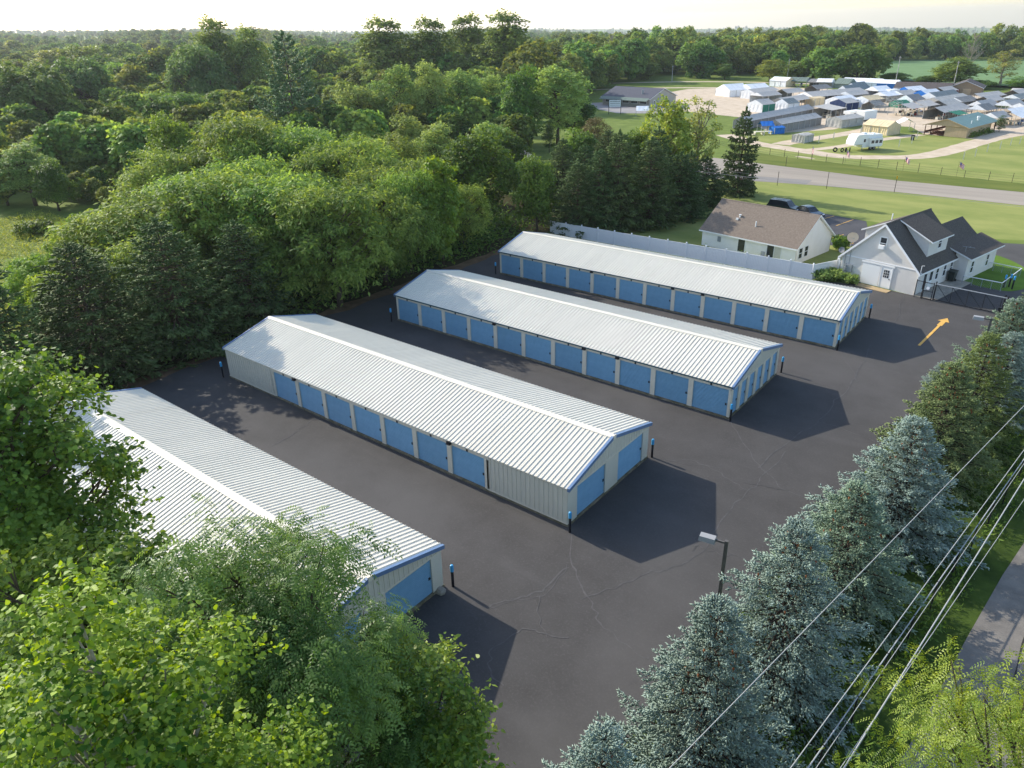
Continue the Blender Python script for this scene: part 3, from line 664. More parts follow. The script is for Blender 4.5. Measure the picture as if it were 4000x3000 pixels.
# satellite dishes stand on posts against the house
def dish(label, x, y, z, r, az, mt, zb=0.0):
    t_ = thing('satellite_dish', label, 'satellite dish', (x, y, zb), az)
    b = MB(); n = 14; vs = [(0, 0, 0)]
    for k, rr in ((1, .5), (2, 1.0)):
        for j in range(n): a = 2 * math.pi * j / n; vs.append((-.22 * r * rr * rr, r * rr * math.cos(a), r * rr * math.sin(a) * .9))
    fs = [(0, 1 + j, 1 + (j + 1) % n) for j in range(n)] + [(1 + j, 1 + n + j, 1 + n + (j + 1) % n, 1 + (j + 1) % n) for j in range(n)]
    fs += [f[::-1] for f in fs]
    b.add(vs, fs[:2 * n]); d = b.build('reflector', mt, t_, loc=(0, 0, z - zb), rot=(0, R(20), 0), smooth=True)
    MB().tube([(.02, 0, -.1), (-.5 * r - .2, 0, -.3 * r)], .02, 5).cbox((-.5 * r - .25, 0, -.3 * r + .02), (.12, .08, .08)).build('feed_arm', GREYB, d)
    MB().tube([(.12, 0, 0), (.12, 0, z - zb)], .035, 6).build('mast', GREYB, t_)
dish('large tan satellite dish beside the left dormer of the grey house', -28.3, 32.6, 3.4, .62, R(120), mat('tan_dish', srgb(196, 186, 168), .5))
dish('small dark satellite dish on the left eave of the grey house', -28.15, 28.6, 2.95, .36, R(70), mat('dark_dish', srgb(84, 92, 102), .5))
# wheelie bin
tb = thing('wheelie_bin', 'dark green wheeled rubbish bin against the grey house', 'bin', (-17.95, 33.4, .06), R(-13))
GB = mat('dark_green_plastic', srgb(34, 44, 42), .5, spec=.4)
b = MB(); b.add([(-.26, -.3, .08), (.26, -.3, .08), (.26, .25, .08), (-.26, .25, .08), (-.33, -.4, 1.05), (.33, -.4, 1.05), (.33, .36, 1.05), (-.33, .36, 1.05)], [(0, 3, 2, 1), (4, 5, 6, 7), (0, 1, 5, 4), (1, 2, 6, 5), (2, 3, 7, 6), (3, 0, 4, 7)])
b.build('body', GB, tb); MB().add([(-.37, -.46, 1.06), (.37, -.46, 1.06), (.37, .44, 1.1), (-.37, .44, 1.1), (-.33, -.4, 1.14), (.33, -.4, 1.14), (.33, .38, 1.2), (-.33, .38, 1.2)], [(0, 3, 2, 1), (4, 5, 6, 7), (0, 1, 5, 4), (1, 2, 6, 5), (2, 3, 7, 6), (3, 0, 4, 7)]).build('lid', GB, tb)
for s_ in (-.3, .3): MB().tube([(s_ - .04, .3, .12), (s_ + .04, .3, .12)], .13, 10).build('wheel', DARK, tb)
MB().tube([(-.3, .45, 1.0), (.3, .45, 1.0)], .025, 6).build('handle', GB, tb)

# ------------------------------------------------------------------ gate, fence posts, operator
BLK = mat('black_chain_link_frame', srgb(28, 26, 30), .5, spec=.4)
RAIL = mat('worn_grey_rail', srgb(170, 172, 174), .5, spec=.4)
SIGN = mat('white_reflector', srgb(232, 234, 238), .5)
def mesh_net(b, x0, x1, z0, z1, st=.14, w=.006):
    h = z1 - z0; n = int((x1 - x0 + h) / st)
    for i in range(n):
        for s_ in (1, -1):
            a = x0 + i * st - (h if s_ > 0 else 0); c = a + h * 1.0
            xa, za, xb, zb = a, (z0 if s_ > 0 else z1), c, (z1 if s_ > 0 else z0)
            if xa < x0: t = (x0 - xa) / (xb - xa); za += (zb - za) * t; xa = x0
            if xb > x1: t = (x1 - xa) / (xb - xa); zb = za + (zb - za) * t; xb = x1
            if xb - xa < .02: continue
            b.add([(xa, 0, za - w), (xb, 0, zb - w), (xb, 0, zb + w), (xa, 0, za + w)], [(0, 1, 2, 3)])
    return b
gt = thing('sliding_gate', 'black cantilever sliding gate with zigzag braces across the drive', 'gate', (-18.2, 25.9, 0), math.atan2(-.98, 7.7))
GL = 7.76
b = MB().box(0, GL, -.03, .03, .12, .2).box(0, .07, -.03, .03, .2, 1.7).box(GL - .07, GL, -.03, .03, .2, 1.7); b.build('frame', BLK, gt)
MB().box(0, GL, -.03, .03, 1.7, 1.77).build('top_rail', RAIL, gt)
for i in range(4):
    x = .1 + i * 1.42
    MB().tube([(x, 0, 1.68), (x + 1.35, 0, .2)], .025, 5).build('brace', BLK, gt)
    MB().tube([(x + 1.4, 0, .2), (x + 1.4, 0, 1.7)], .025, 5).build('brace', BLK, gt)
b = MB(); mesh_net(b, 0, GL, .2, 1.7); tag(b.build('wire_mesh', BLK, gt), kind='stuff')
MB().tube([(-.03, .14, 0), (-.03, .14, 1.95)], .06, 8).tube([(5.95, .14, 0), (5.95, .14, 2.0)], .07, 8).tube([(6.25, -.14, 0), (6.25, -.14, 2.0)], .07, 8).build('gate_post', BLK, gt)
MB().tube([(6.55, -.08, 1.5), (6.55, -.11, 1.5)], .16, 12).build('round_sign', SIGN, gt); MB().tube([(7.0, -.08, 1.45), (7.0, -.11, 1.45)], .16, 12).build('round_sign', SIGN, gt)
pg = thing('pedestrian_gate', 'narrow black pedestrian gate at the corner of the grey house', 'gate', (-19.95, 26.1, 0), math.atan2(-.3, 1.65))
for x in (.0, .66, .76, 1.62): MB().tube([(x, 0, 0), (x, 0, 1.85)], .045, 8).build('gate_post', BLK, pg)
MB().box(.0, .66, -.02, .02, 1.72, 1.77).box(.76, 1.62, -.02, .02, 1.7, 1.76).box(.76, 1.62, -.02, .02, .85, .91).box(.76, 1.62, -.02, .02, .1, .16).build('rails', BLK, pg)
b = MB(); mesh_net(b, .0, .66, .1, 1.7); mesh_net(b, .76, 1.62, .1, 1.7); tag(b.build('wire_mesh', BLK, pg), kind='stuff')
MB().tube([(1.15, -.03, 1.2), (1.15, -.06, 1.2)], .16, 12).build('round_sign', SIGN, pg)
go = thing('gate_operator', 'black gate motor cabinet beside the sliding gate', 'gate motor', (-11.1, 24.3, 0), R(-8))
MB().box(-.55, .45, -.3, .3, .1, 1.05).build('cabinet', DARK, go); MB().box(-.6, .5, -.34, .34, 1.05, 1.12).build('lid', DARK, go)
for x in (-.3, .0): MB().tube([(x, -.31, .8), (x, -.33, .8)], .05, 8).build('button', SIGN, go)
ks = thing('keypad_post', 'short black keypad post in the weeds by the gate', 'keypad post', (-12.35, 24.0, 0))
MB().tube([(0, 0, 0), (0, 0, .9)], .05, 6).build('post', BLK, ks); MB().box(-.15, .15, -.1, .1, .8, 1.1).build('keypad', DARK, ks)

# small yard railing
yr = thing('yard_railing', 'low white railing on thin posts around the small grass yard', 'railing', (0, 0, 0))
yp = [(-16.9, 33.2), (-13.35, 32.75), (-12.45, 39.3), (-15.9, 40.1)]
for i, (p, q) in enumerate(zip(yp, yp[1:])):
    MB().tube([(*p, .9), (*q, .9)], .045, 6).build('rail', WTRIM, yr)
    n = 4
    for k in range(n + (i == 2)):
        x, y = p[0] + (q[0] - p[0]) * k / n, p[1] + (q[1] - p[1]) * k / n
        MB().tube([(x, y, 0), (x, y, .9)], .028, 5).build('post', GREYB, yr)
    b = MB(); d = Vector(q) - Vector(p)
    mesh_net(b, 0, d.length, .05, .88, .2, .005)
    tag(b.build('wire_mesh', GREYB, yr, loc=(p[0], p[1], 0), rot=(0, 0, math.atan2(d.y, d.x))), kind='stuff')

# ------------------------------------------------------------------ lot lamps
LAMPG = mat('bronze_lamp', srgb(96, 92, 88), .5, col2=srgb(84, 80, 76), scale=3, spec=.4)
LHEAD = mat('grey_lamp_head', srgb(150, 150, 150), .5, spec=.4)
def lot_lamp(label, x, y, h, rz):
    t_ = thing('lot_lamp', label, 'lamp post', (x, y, 0), rz, 'parking lot lamps')
    MB().box(-.07, .07, -.07, .07, 0, h).build('pole', LAMPG, t_)
    MB().box(-.1, .1, -.1, .1, 0, .05).build('base_plate', LAMPG, t_)
    MB().box(-.45, -.0701, -.04, .04, h - .16, h - .08).build('arm', LAMPG, t_)
    hd = MB().add([(-1.15, -.2, h - .24), (-.45, -.2, h - .24), (-.45, .2, h - .24), (-1.15, .2, h - .24), (-1.12, -.16, h - .02), (-.47, -.16, h - .02), (-.47, .16, h - .02), (-1.12, .16, h - .02)],
                  [(0, 3, 2, 1), (4, 5, 6, 7), (0, 1, 5, 4), (1, 2, 6, 5), (2, 3, 7, 6), (3, 0, 4, 7)]).build('lamp_head', LHEAD, t_)
    MB().box(-1.05, -.55, -.14, .14, h - .26, h - .242).build('lens', SIGN, hd)
lot_lamp('shoebox lamp on a dark pole standing behind the nearest full blue spruce', -16.14, -29.25, 6.0, R(10))
lot_lamp('shoebox lamp on a dark pole near the gate among the distant spruces', -11.6, 6.6, 5.7, R(5))

# ------------------------------------------------------------------ chain link fence by the lane and wires
cf = thing('chain_link_fence', 'black chain link fence between the blue spruces and the lane', 'fence', (0, 0, 0))
fx = lambda y: -9.95 + .117 * (y + 30)
ys = [-63 + 3 * i for i in range(29)]
for y in ys: MB().tube([(fx(y), y, 0), (fx(y), y, 1.85)], .035, 6).build('post', BLK, cf)
MB().tube([(fx(-63), -63, 1.82), (fx(21), 21, 1.82)], .024, 6).build('top_rail', RAIL, cf)
b = MB(); mesh_net(b, 0, 84.5, .05, 1.8, .16, .006)
tag(b.build('wire_mesh', BLK, cf, loc=(fx(-63), -63, 0), rot=(0, 0, math.atan2(84, fx(21) - fx(-63)))), kind='stuff')

WIRE = mat('pale_power_cable', srgb(156, 157, 156), .6, spec=.25)
def wire(label, p, q, r, sag=.25, group='power lines over the lane', n=24):
    b = MB(); pts = []
    for i in range(n + 1):
        t = i / n; pts.append(tuple(p[k] + (q[k] - p[k]) * t - (4 * sag * t * (1 - t) if k == 2 else 0) for k in range(3)))
    b.tube(pts, r, 5)
    tag(b.build('power_line', WIRE), label, 'power line', group)
def line_thru(y0, x0, sl, ya, yb, z): return (x0 + sl * (ya - y0), ya, z), (x0 + sl * (yb - y0), yb, z)
wire('single thin power line crossing in front of the blue spruces', *line_thru(-37.3, -11.6, .161, -80, 60, 8.7), .014, .15)
wire('power line left of the thick cable, along the foot of the spruces', *line_thru(-39.6, -10.0, .122, -80, 60, 8.2), .015, .2)
wire('thin power line running close beside the fence top', *line_thru(-38.4, -9.6, .114, -80, 60, 7.2), .011, .2)
wire('thick bundled cable over the grass verge', *line_thru(-38.0, -9.0, .103, -80, 60, 7.2), .024, .2)
wire('thin power line nearest the lane, converging on the thick cable', *line_thru(-32.8, -8.5, .129, -80, 60, 6.7), .012, .2)
wire('wire sagging across the lawn behind both houses', (-70, 46.5, 6.2), (20, 44.5, 6.2), .014, .1, 'overhead wires behind the houses')
wire('upper wire in front of the isolated spruce', (-75, 49.6, 6.9), (-46.5, 48.3, 6.1), .011, .1, 'overhead wires behind the houses')
wire('lower wire in front of the isolated spruce', (-75, 49.0, 6.2), (-46.5, 47.9, 5.7), .011, .1, 'overhead wires behind the houses')
for i, (x, y, h, lab) in enumerate(((.6, 61, 9.4, 'wooden utility pole by the main road, outside the lot'), (-14.6, -81, 9.4, 'wooden utility pole at the near end of the lane'))):
    t_ = thing('utility_pole', lab, 'utility pole', (x, y, 0)); MB().tube([(0, 0, 0), (0, 0, h)], [.16, .11], 8).build('pole', mat('pole_wood', srgb(110, 96, 82), .9, col2=srgb(86, 74, 62), scale=4)  , t_); MB().box(-3.0, 1.2, -.06, .06, 8.0, 8.15).build('crossarm', MATS['pole_wood'], t_)

# ------------------------------------------------------------------ cars behind the brown roofed house
TYRE = mat('tyre_rubber', (.02, .02, .02), .85); RIMM = mat('wheel_rim', srgb(150, 152, 156), .35, metal=.6)
CGLASS = mat('car_glass', (.02, .025, .03), .05, spec=.6)
def car(name, label, x, y, rz, paint, suv=True):
    t_ = thing(name, label, 'car', (x, y, .02), rz, None)
    L, W = (4.7, 1.85) if suv else (4.6, 1.75)
    H, b0, sh = (1.75, .35, 1.0) if suv else (1.42, .3, .86)
    lo = [(-L / 2, b0), (-L / 2, sh - .1), (-L / 2 + .1, sh), (L / 2 - 1.2, sh), (L / 2 - .15, sh - .14), (L / 2, sh - .3), (L / 2, b0)]
    b = MB(); b.prism([(px, -W / 2, pz) for px, pz in lo][::-1], (0, W, 0)); b.build('body', paint, t_)
    if suv: rf = [(-L / 2 + .12, sh), (-L / 2 + .35, H - .05), (-.5, H), (.55, H - .04), (1.25, sh)]
    else: rf = [(-L / 2 + .55, sh), (-L / 2 + 1.25, H - .06), (-.3, H), (.35, H - .05), (1.15, sh)]
    k = len(rf); b = MB(); w2 = W / 2 - .06; w3 = W / 2 - .22
    vs = [(px, -(w2 if abs(pz - sh) < .01 else w3), pz) for px, pz in rf] + [(px, (w2 if abs(pz - sh) < .01 else w3), pz) for px, pz in rf]
    b.add(vs, [(1, 2, k + 2, k + 1), (2, 3, k + 3, k + 2)]); b.build('roof', paint, t_)
    b = MB(); b.add(vs, [(0, 1, k + 1, k)]); b.build('rear_window', CGLASS, t_)
    b = MB(); b.add(vs, [(3, 4, k + 4, k + 3)]); b.build('windscreen', CGLASS, t_)
    for o_ in (0, k):
        b = MB(); b.add(vs, [tuple(o_ + i for i in (0, 1, 2, 3, 4))]); b.build('side_window', CGLASS, t_)
        s_ = -1 if o_ == 0 else 1
        for px in (0.05,): MB().add([(px - .04, s_ * (w2 + .004), sh), (px + .04, s_ * (w2 + .004), sh), (px + .02, s_ * (w3 + .006), H - .03), (px - .06, s_ * (w3 + .006), H - .03)], [(0, 1, 2, 3)]).build('pillar', paint, t_)
    for px in (-L / 2 + .85, L / 2 - .85):
        for s_ in (-1, 1):
            w = bpy.data.objects.new('wheel', MB().tube([(0, -.11, 0), (0, .11, 0)], .34 if suv else .31, 14).mesh('tyre', TYRE)); COL.objects.link(w); w.parent = t_; w.location = (px, s_ * (W / 2 - .1), .33)
            MB().tube([(0, s_ * .112, 0), (0, s_ * .12, 0)], .2, 10).build('rim', RIMM, w)
    for s_ in (-.6, .6):
        MB().cbox((L / 2 - .02, s_, sh - .22), (.08, .34, .14)).build('headlight', SIGN, t_); MB().cbox((-L / 2 + .01, s_, sh - .2), (.06, .3, .2)).build('tail_light', mat('red_lens', srgb(150, 24, 22), .3), t_)
    if suv:
        for s_ in (-.55, .55): MB().tube([(-1.7, s_, H + .05), (.3, s_, H + .06)], .025, 5).build('roof_rail', DARK, t_)
car('parked_car', 'dark green estate car parked behind the brown roofed house', -43.6, 54.6, R(-8), mat('dark_green_paint', srgb(36, 52, 50), .25, spec=.6))
car('parked_car', 'dark blue saloon parked beside the dark green estate car', -39.9, 54.0, R(-30), mat('dark_blue_paint', srgb(52, 64, 78), .25, spec=.6), False)

# garden chair and heat pump
gc = thing('garden_chair', 'grey garden chair against the cream house wall', 'chair', (-37.2, 29.8, 0), R(-9))
for x in (-.22, .22):
    for y in (-.2, .2): MB().tube([(x, y, 0), (x, y, .42)], .02, 5).build('leg', GREYB, gc)
MB().box(-.26, .26, -.24, .24, .42, .46).build('seat', GREYB, gc); MB().box(-.26, .26, .2, .24, .46, 1.0).build('backrest', GREYB, gc)

# ------------------------------------------------------------------ roadside: markers, wire fence, flags
BRN = mat('brown_marker_post', srgb(92, 78, 66), .8); YMK = mat('yellow_marker', srgb(222, 168, 30), .6)
for x, y, h, yel, lab in ((-51.3, 72.6, 2.3, 0, 'thin grey marker post at the near road edge, closest to the isolated spruce'), (-43.7, 74.2, 2.7, 0, 'brown marker post in the middle of the near road edge'),
                     (-34.0, 76.9, 2.6, 1, 'marker post with a yellow top at the near road edge'), (-56.5, 90.9, 1.9, 0, 'brown marker post on the far road verge')):
    t_ = thing('marker_post', lab, 'marker post', (x, y, 0), 0, 'road marker posts')
    MB().box(-.04, .04, -.02, .02, 0, h).build('post', BRN, t_)
    if yel: MB().box(-.09, .09, -.03, -.022, h - .5, h).build('marker', YMK, t_)
wf = thing('wire_fence', 'low wire fence on thin posts along the field edge beyond the road', 'fence', (0, 0, 0))
wl = [(-84, 110), (-70.9, 104.9), (-60.4, 100.7), (-51.7, 99.3), (-38.5, 97.0), (-23.6, 95.1), (-10, 94.2), (6, 93.8)]
TP = mat('rusty_steel_post', srgb(86, 74, 62), .85)
for p, q in zip(wl, wl[1:]):
    d = Vector(q) - Vector(p); n = max(1, round(d.length / 3.4))
    for k in range(n):
        s_ = Vector(p) + d * (k / n); MB().box(-.035, .035, -.035, .035, 0, random.uniform(1.2, 1.7)).build('post', TP, wf, loc=(s_.x, s_.y, 0))
    for z in (.35, .75, 1.15): MB().tube([(*p, z), (*q, z)], .012, 4).build('wire', TP, wf)
FL = [mat('flag_red', srgb(222, 120, 126), .8), mat('flag_white', srgb(230, 226, 226), .8), mat('flag_blue', srgb(120, 118, 166), .8)]
for i, (x, y, lab) in enumerate(((-54.9, 100.3, 'small striped flag on the roadside fence nearest the covered trailer'), (-48.2, 99.4, 'small striped flag in front of the caravan tow bar'), (-37.4, 96.9, 'small striped flag on the fence right of the caravan'), (-28.6, 95.9, 'small striped flag on the fence farthest to the right'))):
    t_ = thing('flag', lab, 'flag', (x, y, 0), R(-60 + 25 * i), 'small flags on the wire fence')
    MB().tube([(0, 0, 0), (0, 0, 2.6)], .02, 5).build('pole', TP, t_)
    b = MB(); n = 8
    for r_ in range(7):
        for c in range(n):
            def pt(cc, rr): u = cc / n; return (.15 + u * .75, .1 * math.sin(u * 7), 2.5 - rr / 7 * .8 - u * .5)
            b.add([pt(c, r_), pt(c + 1, r_), pt(c + 1, r_ + 1), pt(c, r_ + 1)], [(0, 1, 2, 3)], 2 if (r_ < 4 and c < 3) else (0 if r_ % 2 == 0 else 1))
    b.build('cloth', FL, t_)
WPST = mat('white_stake', srgb(214, 208, 190), .7)
for i, (x, y) in enumerate(((-44.8, 125.6), (-43.7, 132.0), (-44.3, 139.5), (-30.8, 115.0), (-29.6, 120.0), (-28.6, 127.1), (-27.1, 132.6), (-26.0, 138.7), (-24.7, 141.7), (-63.0, 119.8), (-60.9, 123.4), (-59.8, 130.2), (-56.9, 141.0), (-77.0, 123.0), (-75.3, 128.0))):
    t_ = tag(MB().box(-.07, .07, -.07, .07, 0, 1.5).build('stake', WPST, loc=(x, y, 0)), 'plain pale stake standing upright in the camp field grass', 'stake', 'pale stakes in the camp field')

# ------------------------------------------------------------------ market sheds, tents and canopies
def tarp(name, c, c2=None, rough=.75): return mat(name, srgb(*c), rough, col2=srgb(*(c2 or tuple(x * .93 for x in c))), scale=.9, spec=.15, bump=.6, bscale=2.2)
GREY = tarp('grey_tarp', (184, 181, 176)); SILV = tarp('silver_tarp', (188, 186, 180), (162, 160, 154)); DGREY = tarp('dark_grey_tarp', (138, 137, 134)); SLATE = tarp('slate_tarp', (130, 138, 138))
WHT = tarp('white_canvas', (236, 238, 240)); GRN = tarp('green_tarp', (58, 128, 104)); TAN = tarp('tan_canvas', (222, 202, 164)); BLU = tarp('blue_tarp', (44, 116, 196)); NAVY = tarp('navy_tarp', (52, 66, 104)); OLIVE = tarp('grey_green_tarp', (112, 126, 118))
BRK = mat('barn_roof', srgb(92, 84, 82), .85, col2=srgb(80, 74, 72), scale=2); BWALL = mat('weathered_barn_wood', srgb(150, 132, 108), .85, col2=srgb(132, 114, 92), scale=2, stretch=(6, 6, .4))
POLE = mat('galvanised_pole', srgb(176, 176, 172), .5); INNER = mat('shaded_goods', srgb(84, 74, 66), .9, col2=srgb(50, 46, 46), scale=2)
def sag_quad(b, P, n=6, m=4, amp=.07, mi=0, seed=0):
    """cloth quad P0..P3 subdivided, hanging and rippling"""
    rg = random.Random(seed); P = [Vector(p) for p in P]; idx = []
    nn = (P[1] - P[0]).cross(P[3] - P[0]).normalized()
    ph = rg.random() * 6
    for j in range(m + 1):
        for i in range(n + 1):
            u, v = i / n, j / m
            p = (P[0] * (1 - u) + P[1] * u) * (1 - v) + (P[3] * (1 - u) + P[2] * u) * v
            e = math.sin(math.pi * v) * (1 if 0 < j < m else 0)
            p = p - nn * e * (amp * (.5 + .5 * math.cos(2 * math.pi * u * n / 2)) + rg.uniform(-.3, .3) * amp)
            idx.append(tuple(p))
    b.add(idx, [(j * (n + 1) + i, j * (n + 1) + i + 1, (j + 1) * (n + 1) + i + 1, (j + 1) * (n + 1) + i) for j in range(m) for i in range(n)], mi)

def shelter(name, label, cat, x, y, l, w, eave, ridge, roofm, near=None, far=None, front=None, back=None, rz=79.0, bays=None, gable=None, group='market tents and sheds', lean=False):
    """P0 = near front corner on the map; ridge runs along local +X; local +Y points away to the left of it"""
    t_ = thing(name, label, cat, (x, y, .02), R(rz), group)
    eave *= 1.14; ridge *= 1.16; l *= 1.06; w *= 1.06
    bays = bays or max(1, round(l / 3)); bw = l / bays; sd_ = int(abs(x * 7 + y * 3))
    for k in range(bays):
        x0, x1 = k * bw + .02, (k + 1) * bw - .02
        b = MB()
        if lean: sag_quad(b, [(x0, -.25, eave), (x1, -.25, eave), (x1, w + .2, ridge), (x0, w + .2, ridge)], amp=.06, seed=sd_ + k)
        else:
            sag_quad(b, [(x0, -.25, eave - .08), (x1, -.25, eave - .08), (x1, w / 2, ridge), (x0, w / 2, ridge)], amp=.06, seed=sd_ + k)
        b.build('roof_panel', roofm, t_)
        if not lean:
            b = MB(); sag_quad(b, [(x0, w / 2, ridge), (x1, w / 2, ridge), (x1, w + .25, eave - .08), (x0, w + .25, eave - .08)], amp=.06, seed=sd_ + k + 50); b.build('roof_panel', roofm, t_)
        if near is not None:
            b = MB(); sag_quad(b, [(x0, 0, 0), (x1, 0, 0), (x1, 0, eave), (x0, 0, eave)], n=8, amp=.08, seed=sd_ + k + 9); b.build('wall_panel', near, t_)
        if far is not None:
            b = MB(); sag_quad(b, [(x1, w, 0), (x0, w, 0), (x0, w, eave), (x1, w, eave)], n=8, amp=.08, seed=sd_ + k + 19); b.build('wall_panel', far, t_)
    for xx, mt_ in ((0.0, front), (l, back)):
        if mt_ is not None:
            b = MB(); sag_quad(b, [(xx, w, 0), (xx, 0, 0), (xx, 0, eave), (xx, w, eave)], n=8, amp=.09, seed=sd_ + 31); b.build('end_panel', mt_, t_)
        gm = gable if gable is not None else mt_
        if gm is not None and not lean:
            MB().add([(xx, 0, eave - .02), (xx, w / 2, ridge - .04), (xx, w, eave - .02)], [(0, 1, 2)]).build('gable_panel', gm, t_)
    for k in range(bays + 1):
        for yy, hh in ((0, eave), (w, ridge if lean else eave)):
            xx = min(max(k * bw, .05), l - .05)
            MB().box(xx - .05, xx + .05, yy - .05, yy + .05, 0, hh - .08).build('pole', POLE, t_)
    return t_
GOODS = [mat('goods_%s' % n, srgb(*c), .8) for n, c in (('red', (140, 60, 52)), ('blue', (62, 88, 130)), ('cream', (196, 186, 166)), ('wood', (120, 92, 66)), ('green', (70, 100, 76)), ('dark', (48, 46, 48)))]
TABM = MB().box(-.9, .9, -.38, .38, .68, .73).box(-.85, -.8, -.33, .33, 0, .68).box(.8, .85, -.33, .33, 0, .68).mesh('folding_table', WPST)
CRM = [MB().box(-.3, .3, -.25, .25, 0, .42).box(-.33, .33, -.28, .28, .36, .40).mesh('crate', g) for g in GOODS]
def goods(sh, l, w, n, seed):
    rg = random.Random(seed); o = sh.location; a = sh.rotation_euler[2]
    for k in range(n):
        u, v = .6 + (l - 1.2) * (k + .5) / n, rg.uniform(.5, w - .5)
        px, py = o.x + math.cos(a) * u - math.sin(a) * v, o.y + math.sin(a) * u + math.cos(a) * v
        if k % 2 == 0: tag(put('folding_table', TABM, None, (px, py, .02), (0, 0, a + rg.choice((0, 1.57)))), 'bare folding table in the shade of an open market shelter', 'table', 'tables under the market shelters')
        tag(put('crate', rg.choice(CRM), None, (px + rg.uniform(-.2, .2), py, .02 + (.73 if k % 2 == 0 else 0)), (0, 0, rg.uniform(0, 3)), (1, 1, rg.uniform(.7, 1.5))), 'box of goods in the shade of an open market shelter', 'box', 'boxes under the market shelters')

shelter('market_shed', 'long low grey shed nearest the road with dark panel walls', 'shed', -73.8, 134.8, 18, 3.6, 1.75, 2.5, GREY, DGREY, DGREY, DGREY, DGREY, bays=7)
shelter('covered_trailer', 'large trailer shape wrapped in wrinkled silver tarp at the end of the low grey shed', 'covered trailer', -63.8, 149.2, 8.8, 4.2, 1.8, 2.3, SILV, SILV, SILV, SILV, SILV, bays=3, rz=73)
shelter('market_shed', 'longest low grey shed, second row from the road', 'shed', -83.1, 136.2, 34, 3.6, 1.75, 2.6, GREY, DGREY, DGREY, DGREY, DGREY, bays=10, rz=82)
shelter('market_tent', 'white fronted tent with a green side wall and grey roof', 'tent', -93.4, 172.8, 5.4, 5.4, 2.0, 3.0, GREY, GRN, WHT, WHT, WHT, rz=72)
shelter('market_tent', 'white fronted tent with a slate roof next to the green walled tent', 'tent', -88.3, 179.6, 5, 4.6, 1.9, 2.9, SLATE, WHT, WHT, WHT, WHT, rz=72)
shelter('market_shed', 'grey roofed shelter directly behind the green walled tent', 'shed', -90.6, 184.5, 14, 5.6, 1.9, 2.7, GREY, None, None, DGREY, None)
goods(shelter('market_canopy', 'flat grey lean-to canopy on poles over black shade, near the white box trailer', 'canopy', -71.9, 166.5, 8, 5, 2.0, 2.6, GREY, None, DGREY, None, DGREY, lean=True), 8, 5, 6, 1)
goods(shelter('market_canopy', 'very long grey roofed shelter open along its side in the middle of the market', 'canopy', -88.6, 202.8, 24, 7, 1.9, 3.0, GREY, None, DGREY, None, DGREY, gable=WHT, bays=8, rz=66), 24, 7, 14, 2)
shelter('market_tent', 'big peaked white tent at the left edge of the market', 'tent', -121.5, 214, 8, 8, 2.0, 3.5, WHT, WHT, WHT, WHT, WHT, rz=60)
shelter('market_tent', 'second big white tent just right of the leftmost white tent', 'tent', -115.2, 219, 8, 8, 2.0, 3.4, WHT, WHT, WHT, WHT, WHT, rz=60)
goods(shelter('market_canopy', 'grey canopy with one white side in front of the big white tents', 'canopy', -111.0, 210.2, 13, 5.5, 1.9, 2.7, GREY, None, WHT, WHT, None, rz=74), 13, 5.5, 6, 3)
shelter('market_tent', 'long white tent with a tan end wall in the back row', 'tent', -126.6, 264.5, 8, 5, 2.0, 3.0, WHT, WHT, WHT, WHT, TAN, rz=-20)
goods(shelter('market_canopy', 'open canopy with a grey green roof in the back row', 'canopy', -118.4, 264.2, 6.6, 5, 1.9, 3.0, OLIVE, None, None, None, None, rz=0), 6.6, 5, 4, 4)
shelter('market_canopy', 'plain grey sagging canopy in the back row', 'canopy', -111.6, 264.0, 5.4, 5, 1.7, 2.6, DGREY, None, DGREY, None, None, rz=4)
shelter('market_tent', 'bright white open sided tent in the back row', 'tent', -107.6, 263.5, 5.6, 5, 1.9, 2.8, WHT, None, WHT, None, WHT, rz=6)
shelter('market_tent', 'green ridge tent in the back row', 'tent', -101.2, 264.5, 6, 5.5, 1.5, 3.0, OLIVE, OLIVE, OLIVE, OLIVE, OLIVE, rz=-15)
shelter('market_tent', 'longest bright white roof in the back row below the crop field', 'tent', -99.5, 268, 14, 5, 2.0, 3.0, WHT, WHT, WHT, WHT, WHT, rz=-8)
shelter('market_tent', 'white roof with a blue side in the back row left of the dark barn', 'tent', -85.5, 264, 7, 5, 2.0, 2.9, WHT, BLU, WHT, BLU, WHT, rz=-5)
shelter('market_tent', 'steep slate roofed tent with a white gable, nearer of the steep pair', 'tent', -84.0, 225.5, 9, 5.4, 1.6, 3.4, SLATE, None, None, None, None, gable=WHT)
shelter('market_tent', 'steep slate roofed tent with a white gable, farther of the steep pair', 'tent', -84.8, 238, 9, 5.4, 1.6, 3.4, SLATE, None, None, None, None, gable=WHT)
shelter('market_tent', 'white gabled tent with blue curtains near the dark barn', 'tent', -76.5, 232, 6, 6, 1.8, 3.0, WHT, BLU, WHT, None, BLU, gable=WHT, rz=60)
shelter('market_tent', 'grey roofed tent with navy curtains and a dark green side', 'tent', -74.2, 188.0, 6, 5.2, 1.9, 2.7, GREY, NAVY, None, NAVY, NAVY, gable=NAVY, rz=72)
shelter('market_tent', 'white round fronted tent behind the navy curtained tent', 'tent', -77.2, 194, 8, 5.5, 1.9, 2.8, WHT, WHT, WHT, WHT, WHT, rz=72)
shelter('market_tent', 'cream roofed tent beyond the navy curtained tent', 'tent', -71.2, 200, 7, 5, 1.9, 2.7, TAN, None, WHT, WHT, None, rz=68)
shelter('tarp_shelter', 'long hump of grey green tarp draped to the ground in the market', 'tarp shelter', -52.4, 204.8, 18, 4.8, 1.9, 2.6, SILV, SILV, SILV, SILV, SILV, bays=6, rz=76)
